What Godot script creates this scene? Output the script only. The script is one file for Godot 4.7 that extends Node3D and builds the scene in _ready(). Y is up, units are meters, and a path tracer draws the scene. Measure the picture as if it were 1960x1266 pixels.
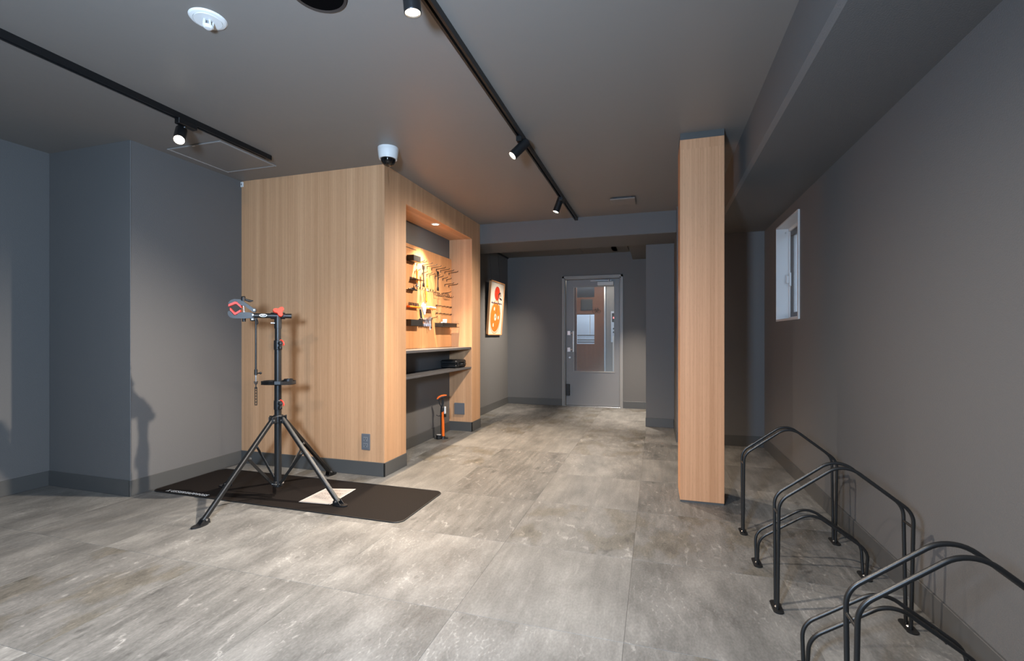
extends Node3D
# A bicycle maintenance room. X runs right, y up, d is depth into the room (z = -d). Metres.

const PAPER_LINES := 9
var m := {}
var used := {}

# ------------------------------------------------------------------ mesh building
class MB:
	var v := PackedVector3Array()
	var n := PackedVector3Array()
	var uv := PackedVector2Array()

	func tri(a: Vector3, b: Vector3, c: Vector3, na: Vector3, nb: Vector3, nc: Vector3, ua := Vector2.ZERO, ub := Vector2.ZERO, uc := Vector2.ZERO) -> void:
		if (b - a).cross(c - a).dot(na + nb + nc) > 0.0:
			v.append_array([a, c, b]); n.append_array([na, nc, nb]); uv.append_array([ua, uc, ub])
		else:
			v.append_array([a, b, c]); n.append_array([na, nb, nc]); uv.append_array([ua, ub, uc])

	func quad(a: Vector3, b: Vector3, c: Vector3, d: Vector3, nn: Vector3, ua := Vector2(0, 0), ub := Vector2(1, 0), uc := Vector2(1, 1), ud := Vector2(0, 1)) -> void:
		tri(a, b, c, nn, nn, nn, ua, ub, uc)
		tri(a, c, d, nn, nn, nn, ua, uc, ud)

	func box(lo: Vector3, hi: Vector3, bev := 0.0, xf := Transform3D()) -> MB:
		var c := (lo + hi) * 0.5
		var h := (hi - lo).abs() * 0.5
		var b := minf(bev, minf(h.x, minf(h.y, h.z)) * 0.95)
		var p := func(s: Vector3, ax: int) -> Vector3:
			var e := h - Vector3(b, b, b)
			e[ax] = h[ax]
			return xf * (c + s * e)
		for ax in 3:
			var u := (ax + 1) % 3
			var w := (ax + 2) % 3
			for sg in [-1.0, 1.0]:
				var k := []
				for q in [[-1, -1], [1, -1], [1, 1], [-1, 1]]:
					var s := Vector3.ZERO
					s[ax] = sg; s[u] = q[0]; s[w] = q[1]
					k.append(p.call(s, ax))
				var nn := Vector3.ZERO
				nn[ax] = sg
				quad(k[0], k[1], k[2], k[3], xf.basis * nn)
		if b <= 0.0:
			return self
		for ax in 3:
			var u := (ax + 1) % 3
			var w := (ax + 2) % 3
			for su in [-1.0, 1.0]:
				for sw in [-1.0, 1.0]:
					var s0 := Vector3.ZERO
					s0[ax] = -1; s0[u] = su; s0[w] = sw
					var s1 := s0
					s1[ax] = 1
					var nn := Vector3.ZERO
					nn[u] = su; nn[w] = sw
					quad(p.call(s0, u), p.call(s1, u), p.call(s1, w), p.call(s0, w), xf.basis * nn.normalized())
		for sx in [-1.0, 1.0]:
			for sy in [-1.0, 1.0]:
				for sz in [-1.0, 1.0]:
					var s := Vector3(sx, sy, sz)
					var nn := xf.basis * s.normalized()
					tri(p.call(s, 0), p.call(s, 1), p.call(s, 2), nn, nn, nn)
		return self

	func tube(pts: Array, r, sides := 12, caps := true, closed := false) -> MB:
		var k := pts.size()
		var rings := []
		var norms := []
		var up := Vector3.ZERO
		for i in k:
			var t: Vector3
			if closed:
				t = (pts[(i + 1) % k] - pts[(i + k - 1) % k]).normalized()
			else:
				t = (pts[mini(i + 1, k - 1)] - pts[maxi(i - 1, 0)]).normalized()
			if up == Vector3.ZERO:
				up = Vector3.UP if absf(t.y) < 0.9 else Vector3.RIGHT
			var sd := t.cross(up).normalized()
			up = sd.cross(t).normalized()
			var rr: float = r[i] if r is Array else r
			var ring := []
			var nr := []
			for j in sides:
				var a := TAU * (j + 0.5) / sides
				var d := sd * cos(a) + up * sin(a)
				ring.append(pts[i] + d * rr)
				nr.append(d)
			rings.append(ring); norms.append(nr)
		var last := k if closed else k - 1
		for i in last:
			var i2 := (i + 1) % k
			for j in sides:
				var j2 := (j + 1) % sides
				tri(rings[i][j], rings[i2][j], rings[i2][j2], norms[i][j], norms[i2][j], norms[i2][j2])
				tri(rings[i][j], rings[i2][j2], rings[i][j2], norms[i][j], norms[i2][j2], norms[i][j2])
		if caps and not closed:
			for e in [0, k - 1]:
				var t: Vector3 = (pts[0] - pts[1]).normalized() if e == 0 else (pts[k - 1] - pts[k - 2]).normalized()
				for j in sides:
					tri(pts[e], rings[e][j], rings[e][(j + 1) % sides], t, t, t)
		return self

	func cyl(a: Vector3, b: Vector3, r: float, sides := 16, bev := 0.0) -> MB:
		if bev <= 0.0:
			return tube([a, b], r, sides)
		var d := (b - a).normalized() * bev
		return tube([a, a + d, b - d, b], [r - bev, r, r, r - bev], sides)

	# profile of Vector2(radius, height) turned round the y axis of xf
	func lathe(prof: Array, sides := 24, xf := Transform3D()) -> MB:
		for i in prof.size() - 1:
			var p: Vector2 = prof[i]
			var q: Vector2 = prof[i + 1]
			var dn := Vector2(q.y - p.y, p.x - q.x).normalized()
			for j in sides:
				var a := TAU * j / sides
				var b := TAU * (j + 1) / sides
				var da := Vector3(cos(a), 0, sin(a))
				var db := Vector3(cos(b), 0, sin(b))
				var na := xf.basis * (da * dn.x + Vector3(0, dn.y, 0))
				var nb := xf.basis * (db * dn.x + Vector3(0, dn.y, 0))
				var p0: Vector3 = xf * (da * p.x + Vector3(0, p.y, 0))
				var p1: Vector3 = xf * (db * p.x + Vector3(0, p.y, 0))
				var q0: Vector3 = xf * (da * q.x + Vector3(0, q.y, 0))
				var q1: Vector3 = xf * (db * q.x + Vector3(0, q.y, 0))
				if p.x > 1e-6:
					tri(p0, p1, q1, na, nb, nb)
				if q.x > 1e-6:
					tri(p0, q1, q0, na, nb, na)
		return self

	# polygon in local xy, thickness along local z
	func prism(poly: PackedVector2Array, t: float, xf := Transform3D()) -> MB:
		var idx := Geometry2D.triangulate_polygon(poly)
		var bb := Rect2(poly[0], Vector2.ZERO)
		for p in poly:
			bb = bb.expand(p)
		for s in [-1.0, 1.0]:
			var nn: Vector3 = xf.basis * Vector3(0, 0, s)
			for i in range(0, idx.size(), 3):
				var k := []
				var w := []
				for j in 3:
					var p := poly[idx[i + j]]
					k.append(xf * Vector3(p.x, p.y, s * t * 0.5))
					w.append(Vector2((p.x - bb.position.x) / bb.size.x, 1.0 - (p.y - bb.position.y) / bb.size.y))
				tri(k[0], k[1], k[2], nn, nn, nn, w[0], w[1], w[2])
		var sign := 1.0 if Geometry2D.is_polygon_clockwise(poly) else -1.0
		for i in poly.size():
			var p := poly[i]
			var q := poly[(i + 1) % poly.size()]
			var e := (q - p).normalized()
			var nn: Vector3 = xf.basis * Vector3(-e.y * sign, e.x * sign, 0)
			quad(xf * Vector3(p.x, p.y, -t * 0.5), xf * Vector3(q.x, q.y, -t * 0.5), xf * Vector3(q.x, q.y, t * 0.5), xf * Vector3(p.x, p.y, t * 0.5), nn)
		return self

	func ball(c: Vector3, r: float, sides := 14, squash := 1.0) -> MB:
		var prof := []
		for i in 9:
			var a := PI * i / 8.0 - PI / 2
			prof.append(Vector2(maxf(0.0, cos(a)) * r, sin(a) * r * squash))
		return lathe(prof, sides, Transform3D(Basis(), c))

	func done() -> ArrayMesh:
		var arr := []
		arr.resize(Mesh.ARRAY_MAX)
		arr[Mesh.ARRAY_VERTEX] = v
		arr[Mesh.ARRAY_NORMAL] = n
		arr[Mesh.ARRAY_TEX_UV] = uv
		var am := ArrayMesh.new()
		am.add_surface_from_arrays(Mesh.PRIMITIVE_TRIANGLES, arr)
		return am

func P(x: float, y: float, d: float) -> Vector3:
	return Vector3(x, y, -d)

func bx(x0: float, x1: float, y0: float, y1: float, d0: float, d1: float, bev := 0.0) -> MB:
	return MB.new().box(P(x0, y0, d1), P(x1, y1, d0), bev)

func along(dir: Vector3, at := Vector3.ZERO, hint := Vector3.UP) -> Transform3D:   # local y points along dir
	var y := dir.normalized()
	var x := hint.cross(y)
	if x.length() < 0.01:
		x = Vector3.RIGHT.cross(y)
	x = x.normalized()
	return Transform3D(Basis(x, y, x.cross(y)), at)

# ------------------------------------------------------------------ nodes
func numbered(called: String, parent: Node) -> String:
	var key := str(parent.get_instance_id()) + called
	var k: int = used.get(key, 0)
	used[key] = k + 1
	return called if k == 0 else "%s_%03d" % [called, k]

func obj(called: String, mesh, mat: Material, parent: Node = self, at := Vector3.ZERO) -> MeshInstance3D:
	var o := MeshInstance3D.new()
	o.name = numbered(called, parent)
	o.mesh = mesh.done() if mesh is MB else mesh
	o.material_override = mat
	o.position = at
	parent.add_child(o, true)
	return o

func struct(called: String, mesh, mat: Material, label := "", category := "") -> MeshInstance3D:
	var o := obj(called, mesh, mat)
	o.set_meta("kind", "structure")
	if label:
		o.set_meta("label", label); o.set_meta("category", category)
	return o

func tag(o: Node, label: String, category: String, group := "") -> Node:
	o.set_meta("label", label); o.set_meta("category", category)
	if group:
		o.set_meta("group", group)
	return o

func thing(called: String, label: String, category: String, at: Vector3, group := "") -> Node3D:
	var o := Node3D.new()
	o.name = numbered(called, self)
	o.position = at
	add_child(o, true)
	tag(o, label, category, group)
	return o

func copy(o: Node3D, at: Vector3, label: String) -> Node3D:
	var c := o.duplicate()
	c.name = numbered(str(o.name), self)
	c.position = at
	c.set_meta("label", label)
	add_child(c, true)
	return c

# ------------------------------------------------------------------ materials and textures
func mat(c: Color, rough := 0.6, metal := 0.0, spec := 0.5) -> StandardMaterial3D:
	var s := StandardMaterial3D.new()
	s.albedo_color = c
	s.roughness = rough
	s.metallic = metal
	s.metallic_specular = spec
	return s

func rgb(r: int, g: int, b: int) -> Color:
	return Color8(r, g, b)

func glow(c: Color, e: float) -> StandardMaterial3D:
	var s := mat(Color(0.9, 0.9, 0.9), 0.5)
	s.emission_enabled = true
	s.emission = c
	s.emission_energy_multiplier = e
	return s

func noise(sd: int, f: float, fractal := FastNoiseLite.FRACTAL_FBM, oct := 4, warp := 0.0) -> FastNoiseLite:
	var k := FastNoiseLite.new()
	k.seed = sd
	k.noise_type = FastNoiseLite.TYPE_SIMPLEX_SMOOTH
	k.frequency = f
	k.fractal_type = fractal
	k.fractal_octaves = oct
	if warp > 0.0:
		k.domain_warp_enabled = true
		k.domain_warp_amplitude = warp
		k.domain_warp_frequency = f * 0.7
	return k

func layer(k: FastNoiseLite, w: int, h: int, tw: int, th: int) -> PackedByteArray:
	var im := k.get_image(w, h)
	im.convert(Image.FORMAT_L8)
	if w != tw or h != th:
		im.resize(tw, th, Image.INTERPOLATE_CUBIC)
	return im.get_data()

func picture(w: int, h: int, d: PackedByteArray) -> ImageTexture:
	return ImageTexture.create_from_image(Image.create_from_data(w, h, false, Image.FORMAT_RGB8, d))

func bumpy(tex_scale: float, sd: int, f: float, strength: float, s: StandardMaterial3D) -> StandardMaterial3D:
	var t := NoiseTexture2D.new()
	t.width = 256; t.height = 256
	t.seamless = true
	t.as_normal_map = true
	t.bump_strength = 4.0
	t.noise = noise(sd, f, FastNoiseLite.FRACTAL_FBM, 3)
	s.normal_enabled = true
	s.normal_texture = t
	s.normal_scale = strength
	s.uv1_triplanar = true
	s.uv1_world_triplanar = true
	s.uv1_scale = Vector3.ONE * tex_scale
	return s

func wood_texture(sd: int, dark: Color, light: Color) -> ImageTexture:
	var w := 1024
	var h := 512
	var a := layer(noise(sd, 0.012, FastNoiseLite.FRACTAL_FBM, 3, 8.0), w, 10, w, h)
	var b := layer(noise(sd + 1, 0.07, FastNoiseLite.FRACTAL_FBM, 3), w, 14, w, h)
	var c := layer(noise(sd + 2, 0.35, FastNoiseLite.FRACTAL_FBM, 2), w, 40, w, h)
	var e := layer(noise(sd + 3, 0.4, FastNoiseLite.FRACTAL_FBM, 2), w, 128, w, h)
	var out := PackedByteArray()
	out.resize(w * h * 3)
	for i in w * h:
		var t := (a[i] * 0.40 + b[i] * 0.36 + c[i] * 0.24) / 255.0
		t = clampf((t - 0.5) * 1.25 + 0.52, 0.0, 1.0)
		var pore := 1.0 - 0.10 * clampf((e[i] - 185.0) / 40.0, 0.0, 1.0)
		out[i * 3] = int(255.0 * lerpf(dark.r, light.r, t) * pore)
		out[i * 3 + 1] = int(255.0 * lerpf(dark.g, light.g, t) * pore)
		out[i * 3 + 2] = int(255.0 * lerpf(dark.b, light.b, t) * pore)
	return picture(w, h, out)

# one slab of veined stone. kind: 0 fine streaks, 1 wavy veins, 2 flaky relief, 3 tan patches
func stone_texture(sd: int, kind: int, tone: float) -> ImageTexture:
	var w := 512
	var cloud := layer(noise(sd, 0.005, FastNoiseLite.FRACTAL_FBM, 4, 20.0), w, 300, w, w)
	var streak := layer(noise(sd + 1, 0.024, FastNoiseLite.FRACTAL_FBM, 5, [18.0, 26.0, 30.0, 45.0][kind]), w, [60, 56, 120, 150][kind], w, w)
	var lines := layer(noise(sd + 5, 0.035, FastNoiseLite.FRACTAL_RIDGED, 4, [30.0, 34.0, 45.0, 60.0][kind]), w, [64, 64, 150, 170][kind], w, w)
	var rf := 0.022 if kind == 2 else 0.007
	var ridge := layer(noise(sd + 2, rf, FastNoiseLite.FRACTAL_RIDGED, 5, 60.0 if kind != 2 else 25.0), w, 250 if kind != 0 else 110, w, w)
	var fine := layer(noise(sd + 3, 0.11, FastNoiseLite.FRACTAL_FBM, 3, 6.0), w, 260, w, w)
	var mask := layer(noise(sd + 4, 0.004, FastNoiseLite.FRACTAL_FBM, 3), w, 320, w, w)
	var sa := [0.06, 0.11, 0.07, 0.09][kind] as float
	var la := [0.03, 0.09, 0.04, 0.07][kind] as float
	var ca := [0.10, 0.08, 0.13, 0.12][kind] as float
	var vein := [0.06, 0.16, 0.13, 0.15][kind] as float
	var out := PackedByteArray()
	out.resize(w * w * 3)
	for i in w * w:
		var mk := smoothstep(0.42, 0.68, mask[i] / 255.0)
		var t := tone + (cloud[i] - 128) / 255.0 * ca + (streak[i] - 128) / 255.0 * sa * (1.0 - 0.4 * mk) + (fine[i] - 128) / 255.0 * 0.07
		var ln := lines[i] / 255.0
		t += smoothstep(0.72, 0.96, ln) * la * (1.0 - 0.6 * mk) - smoothstep(0.34, 0.12, ln) * la * 0.6
		var rg := ridge[i] / 255.0
		t += smoothstep(0.70, 0.98, rg) * vein * (0.25 + 0.75 * mk)
		t -= smoothstep(0.30, 0.05, rg) * vein * 0.55 * mk
		var warm := 0.0
		if kind == 3:
			warm = smoothstep(0.55, 0.30, cloud[i] / 255.0) * 0.35
		t = clampf(t, 0.08, 0.95)
		out[i * 3] = int(255.0 * clampf(t * (1.0 + 0.016 + warm * 0.07), 0.0, 1.0))
		out[i * 3 + 1] = int(255.0 * t)
		out[i * 3 + 2] = int(255.0 * t * (0.966 - warm * 0.13))
	return picture(w, w, out)

func make_materials() -> void:
	m.paint = bumpy(5.0, 3, 0.10, 0.22, mat(rgb(102, 100, 98), 0.62, 0.0, 0.4))
	m.ceiling = bumpy(2.0, 5, 0.02, 0.05, mat(rgb(128, 122, 116), 0.46, 0.0, 0.5))
	m.base = mat(rgb(80, 79, 77), 0.42, 0.0, 0.45)
	m.dark = mat(rgb(20, 20, 21), 0.5)
	m.black = mat(rgb(24, 24, 25), 0.42, 0.0, 0.5)
	m.track = mat(rgb(17, 17, 18), 0.38, 0.0, 0.5)
	m.groove = mat(rgb(60, 58, 56), 0.4, 0.6)
	m.tube = mat(rgb(24, 24, 24), 0.40, 0.0, 0.5)
	m.steel = mat(rgb(205, 205, 205), 0.28, 0.95)
	m.brushed = mat(rgb(175, 176, 178), 0.38, 0.85)
	m.red = mat(rgb(226, 52, 36), 0.45)
	m.orange = mat(rgb(240, 108, 20), 0.38)
	m.amber = mat(rgb(232, 138, 34), 0.3)
	m.white = mat(rgb(222, 221, 218), 0.45)
	m.offwhite = mat(rgb(200, 199, 197), 0.5)
	m.grey = mat(rgb(118, 119, 121), 0.5)
	m.doorpaint = mat(rgb(124, 123, 123), 0.45)
	m.doorframe = mat(rgb(138, 135, 131), 0.4)
	m.alu = mat(rgb(206, 204, 201), 0.42, 0.1)
	m.bronze = mat(rgb(80, 72, 66), 0.45, 0.3)
	m.shelf = bumpy(6.0, 8, 0.08, 0.1, mat(rgb(88, 85, 84), 0.5))
	m.shelftop = mat(rgb(70, 68, 68), 0.45)
	m.plate = mat(rgb(98, 100, 104), 0.5)
	m.mat = bumpy(9.0, 11, 0.05, 0.25, mat(rgb(27, 23, 21), 0.78, 0.0, 0.22))
	m.palewall = mat(rgb(196, 206, 220), 0.6)
	m.void = mat(rgb(9, 8, 8), 0.9, 0.0, 0.1)
	m.darkrim = mat(rgb(52, 43, 38), 0.6)
	m.palerim = mat(rgb(146, 142, 138), 0.5)
	m.hook = mat(rgb(50, 43, 38), 0.45, 0.3)
	m.brass = mat(rgb(190, 150, 80), 0.35, 0.8)
	m.smoked = mat(rgb(10, 10, 11), 0.06, 0.0, 0.6)
	m.slab = mat(rgb(118, 115, 111), 0.6)
	m.grout = mat(rgb(96, 93, 90), 0.8)
	m.wood = mat(Color.WHITE, 0.55, 0.0, 0.35)
	m.wood.albedo_texture = wood_texture(21, Color8(180, 135, 97), Color8(216, 170, 130))
	m.wood.uv1_triplanar = true
	m.wood.uv1_world_triplanar = true
	m.wood.uv1_triplanar_sharpness = 8.0
	m.wood.uv1_scale = Vector3(1.0 / 1.15, 1.0 / 2.6, 1.0 / 1.15)
	m.wood2 = m.wood.duplicate()
	m.wood2.albedo_color = Color(1.0, 0.955, 0.94)
	m.wood2.uv1_offset = Vector3(0.37, 0.1, 0.2)
	m.brownwood = m.wood.duplicate()
	m.brownwood.albedo_color = Color(0.60, 0.49, 0.41)
	m.board = m.wood.duplicate()
	m.board.albedo_color = Color(1.0, 0.93, 0.84)
	m.board.uv1_scale = Vector3(1.0 / 1.6, 1.0 / 3.4, 1.0 / 2.2)
	m.framewood = m.wood.duplicate()
	m.framewood.albedo_color = Color(1.05, 1.0, 0.93)
	m.glass = mat(Color(0.85, 0.9, 0.92, 0.10), 0.03)
	m.glass.transparency = BaseMaterial3D.TRANSPARENCY_ALPHA
	m.clear = m.glass
	m.lens = glow(Color(1.0, 0.93, 0.82), 9.0)
	m.stone = []
	for k in 10:
		var s := mat(Color.WHITE, 0.5, 0.0, 0.42)
		var kind: int = [0, 1, 0, 2, 3, 1, 1, 0, 2, 3][k]
		s.albedo_texture = stone_texture(100 + k * 17, kind, 0.410 + 0.028 * [0, -1, 1, 0, -1, 1.4, -1.6, 0.4, 0.8, -0.6][k])
		s.heightmap_enabled = true
		s.heightmap_texture = s.albedo_texture
		s.heightmap_scale = 0.10 if kind == 2 else 0.05
		m.stone.append(s)

# ------------------------------------------------------------------ scene
func _ready() -> void:
	var cam := Camera3D.new()
	cam.name = "camera"
	add_child(cam)
	cam.position = Vector3(0, 1.1, 0)
	cam.rotation_degrees.y = 17.0
	cam.projection = Camera3D.PROJECTION_FRUSTUM
	cam.near = 0.05
	cam.far = 60.0
	cam.size = 2.0 * 0.05 * 633.0 / 900.0
	cam.frustum_offset = Vector2(0, 11.0 / 900.0 * 0.05)
	cam.current = true
	var we := WorldEnvironment.new()
	we.name = "environment"
	var env := Environment.new()
	env.background_mode = Environment.BG_SKY
	env.sky = Sky.new()
	var sm := ProceduralSkyMaterial.new()
	sm.sky_top_color = Color(0.62, 0.72, 0.84)
	sm.sky_horizon_color = Color(0.80, 0.86, 0.92)
	sm.ground_horizon_color = Color(0.62, 0.64, 0.66)
	sm.ground_bottom_color = Color(0.35, 0.35, 0.35)
	sm.sky_energy_multiplier = 1.6
	env.sky.sky_material = sm
	env.tonemap_mode = Environment.TONE_MAPPER_LINEAR
	env.tonemap_exposure = 1.0
	env.sdfgi_enabled = true
	env.ssao_enabled = true
	env.ssil_enabled = true
	we.environment = env
	add_child(we)

	make_materials()
	build_shell()
	build_floor()
	build_cabinet()
	build_door()
	build_window()
	build_hall()
	# lamps: lens position, direction, energy, cone half-angle
	build_track("right", -0.86, -1.6, 5.30)
	build_track("left", -2.757, -1.6, 2.82)
	var lamp := Color(1.0, 0.945, 0.88)
	spot_head(P(-0.845, 2.275, 1.53), Vector3(0.07, -1, -0.06), -0.86, 5.8, 80, lamp, "black track spotlight hanging nearest the camera, its wide lit ring cut by the top edge")
	spot_head(P(-0.904, 2.287, 2.96), Vector3(-0.58, -0.76, 0.44), -0.86, 14.0, 44, lamp, "black cylinder track spotlight beside the middle of the right ceiling track")
	spot_head(P(-0.914, 2.287, 4.42), Vector3(-0.30, -0.92, 0.15), -0.86, 7.2, 76, lamp, "smallest black track spotlight, near the far end of the right ceiling track")
	spot_head(P(-2.717, 2.27, 2.10), Vector3(0.52, -0.68, 0.50), -2.757, 1.3, 50, lamp, "glaring track spotlight under the left ceiling track, facing the viewer")
	spot_head(P(-0.845, 2.275, 0.10), Vector3(0.35, -1, -0.12), -0.86, 2.6, 74, lamp, "black track spotlight on the right ceiling track behind the viewer")
	spot_head(P(-0.86, 2.275, -0.90), Vector3(-1.85, -0.95, -4.1), -0.86, 2.5, 20, lamp, "black track spotlight at the right ceiling track's rear end, aimed at the oak panel")
	spot_head(P(-2.74, 2.275, 0.62), Vector3(0.1, -1, -0.05), -2.757, 0.2, 62, lamp, "black track spotlight on the left ceiling track behind the viewer")
	build_downlights(lamp)
	build_flash()
	build_ceiling_things()
	build_racks()
	build_stand()
	build_mat()
	build_pump()
	build_picture()
	build_wall_plates()
	build_tools()

# ------------------------------------------------------------------ the shell
func build_shell() -> void:
	var c := struct("ceiling", bx(-4.6, 1.4, 2.448, 2.6, -2.9, 5.5), m.ceiling)
	c.set_meta("label", "dark grey semi-gloss ceiling of the main room")
	struct("ceiling_corridor", bx(-2.6, 0.3, 2.385, 2.6, 5.5, 7.6), m.paint)
	struct("wall_left", bx(-4.5, -4.28, 0, 2.5, -2.9, 2.4), m.paint)
	struct("wall_left_pier", bx(-4.5, -3.447, 0, 2.5, 2.32, 2.326), m.paint)
	struct("wall_left_recess", bx(-4.5, -3.447, 0, 2.5, 2.326, 3.4), m.paint)
	struct("trim_2", bx(-3.453, -3.444, 0.0, 2.448, 2.317, 2.326, 0.002), m.paint)
	struct("wall_left_corridor", bx(-2.55, -2.325, 0, 2.5, 5.1, 7.6), m.paint)
	struct("wall_rear", bx(-4.5, 1.3, 0, 2.5, -2.9, -2.7), m.paint)
	# end wall with a hole for the door
	var w := MB.new()
	w.box(P(-2.55, 0, 7.56), P(-1.40, 2.5, 7.36)); w.box(P(-0.495, 0, 7.56), P(0.3, 2.5, 7.36)); w.box(P(-1.40, 2.04, 7.56), P(-0.495, 2.5, 7.36))
	struct("wall_end", w, m.paint)
	# right wall with a hole for the window
	w = MB.new()
	w.box(P(1.027, 0, 3.991), P(1.25, 2.5, -2.9)); w.box(P(1.027, 0, 5.4), P(1.25, 2.5, 4.655))
	w.box(P(1.027, 0, 4.655), P(1.25, 1.236, 3.991)); w.box(P(1.027, 2.049, 4.655), P(1.25, 2.5, 3.991))
	struct("wall_right", w, m.paint)
	struct("wall_right_end", bx(0.21, 1.25, 0, 2.5, 5.17, 5.5), m.paint)
	struct("wall_right_pier", bx(-0.115, 0.3, 0, 2.5, 5.45, 7.6, 0.003), m.paint)
	# the pier's face stands at 5.95; the block before it is only as wide as the end wall
	remove_pier_front()
	# beam over the corridor mouth, bulkhead along the right wall, boxing in the corridor
	struct("ceiling_beam", bx(-2.33, 0.22, 2.212, 2.46, 5.315, 5.95, 0.006), m.paint)
	struct("ceiling_boxing", bx(-0.335, 0.1, 2.265, 2.4, 5.94, 7.4, 0.004), m.paint)
	var bulk := PackedVector2Array([Vector2(0.55, 2.46), Vector2(0.55, 2.162), Vector2(0.568, 2.14), Vector2(1.1, 2.14), Vector2(1.1, 2.46)])
	struct("ceiling_bulkhead", MB.new().prism(bulk, 8.0, Transform3D(Basis(), P(0, 0, 1.25))), m.paint)
	# narrow lines of the corridor's ceiling panels
	for s in [[-1.52, 6.3, 7.2, 0.46], [-1.0, 6.3, 7.2, 0.46], [-0.62, 6.3, 7.2, 0.24]]:
		var pn := obj("trim_1", bx(s[0], s[0] + s[3], 2.377, 2.386, s[1], s[2], 0.003), m.paint)
		pn.set_meta("kind", "structure")
	# baseboards, 108 mm
	var bb := func(called: String, x0: float, x1: float, d0: float, d1: float) -> void:
		struct(called, bx(x0, x1, 0, 0.108, d0, d1, 0.002), m.base)
	bb.call("baseboard_left", -4.285, -4.274, -2.7, 2.32)
	bb.call("baseboard_left", -4.28, -3.441, 2.312, 2.322)
	bb.call("baseboard_left", -3.449, -3.440, 2.312, 3.23)
	bb.call("baseboard_front", -3.449, -2.022, 3.215, 3.226)
	bb.call("baseboard_front", -2.032, -2.022, 3.215, 3.562)
	bb.call("baseboard_niche", -2.312, -2.302, 3.56, 5.055)
	bb.call("baseboard_niche", -2.31, -2.021, 5.045, 5.056)
	bb.call("baseboard_niche", -2.032, -2.021, 5.045, 5.325)
	bb.call("baseboard_corridor", -2.327, -2.317, 5.32, 7.36)
	bb.call("baseboard_end", -2.325, -1.402, 7.352, 7.362)
	bb.call("baseboard_end", -0.493, -0.113, 7.352, 7.362)
	bb.call("baseboard_right", -0.119, 0.212, 5.942, 5.952)
	bb.call("baseboard_right", 0.202, 0.212, 5.162, 5.945)
	bb.call("baseboard_right", 0.202, 1.03, 5.161, 5.172)
	bb.call("baseboard_right", 1.018, 1.029, -2.7, 5.17)
	# free-standing oak column with grey shadow gaps at head and foot
	var col := struct("pillar_oak", bx(0.154, 0.426, 0.012, 2.405, 3.318, 3.60, 0.0015), m.wood2)
	obj("cap", bx(0.155, 0.425, 2.405, 2.449, 3.319, 3.599), m.base, col)
	obj("foot", bx(0.156, 0.424, 0.0, 0.012, 3.32, 3.598), m.base, col)

func remove_pier_front() -> void:
	var o := get_node("wall_right_pier") as MeshInstance3D
	o.mesh = bx(-0.115, 0.3, 0, 2.5, 5.95, 7.6, 0.003).done()
	var q := get_node("wall_right_end") as MeshInstance3D
	q.mesh = bx(0.21, 1.25, 0, 2.5, 5.17, 6.0).done()

func build_floor() -> void:
	var f := struct("floor", bx(-4.6, 1.4, -0.12, -0.003, -2.9, 7.6), m.grout)
	obj("screed", bx(-4.4, 1.2, -0.004, 0.0, -2.8, 0.41), m.slab, f)
	var rng := RandomNumberGenerator.new()
	rng.seed = 12
	var t := 0.66
	for iz in range(-2, 9):
		for ix in range(-7, 2):
			var x0 := -0.11 + ix * t
			var d0 := 1.73 + iz * t
			var x1 := minf(x0 + t, 1.05)
			var d1 := minf(d0 + t, 7.40)
			x0 = maxf(x0, -4.30)
			if (x1 < -3.4 and d0 > 2.4) or (x1 < -2.28 and d0 > 3.25) or (x0 > 0.2 and d0 > 5.2) or (x0 > -0.13 and d0 > 5.95):
				continue
			var kind := rng.randi() % 10
			if ix >= 0 and iz >= 0 and iz < 3:
				kind = [3, 4, 6][iz] if ix == 0 else [8, 6, 5][iz]
			var fu := rng.randf() < 0.5
			var fv := rng.randf() < 0.5
			var g := 0.0008
			var h := 0.0012
			var a := P(x0 + g, 0, d0 + g)
			var b := P(x1 - g, 0, d0 + g)
			var c := P(x1 - g, 0, d1 - g)
			var d := P(x0 + g, 0, d1 - g)
			var us := (x1 - x0) / t
			var vs := (d1 - d0) / t
			var uvs := [Vector2(0, 0), Vector2(us, 0), Vector2(us, vs), Vector2(0, vs)]
			for k in 4:
				uvs[k] = Vector2(1.0 - uvs[k].x if fu else uvs[k].x, 1.0 - uvs[k].y if fv else uvs[k].y)
			var b2 := MB.new()
			b2.quad(a, b, c, d, Vector3.UP, uvs[0], uvs[1], uvs[2], uvs[3])
			var cs := [a, b, c, d]
			for k in 4:
				var p: Vector3 = cs[k]
				var q: Vector3 = cs[(k + 1) % 4]
				var mid := (a + c) * 0.5
				var nn := ((p + q) * 0.5 - mid)
				nn = (nn.normalized() + Vector3.UP * 0.6).normalized()
				var op := (p - mid).sign() * h
				var oq := (q - mid).sign() * h
				b2.quad(p, q, q + Vector3(oq.x, -0.003, oq.z) * 0.6, p + Vector3(op.x, -0.003, op.z) * 0.6, nn, uvs[k], uvs[(k + 1) % 4], uvs[(k + 1) % 4], uvs[k])
			obj("tile", b2, m.stone[kind], f)

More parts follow.
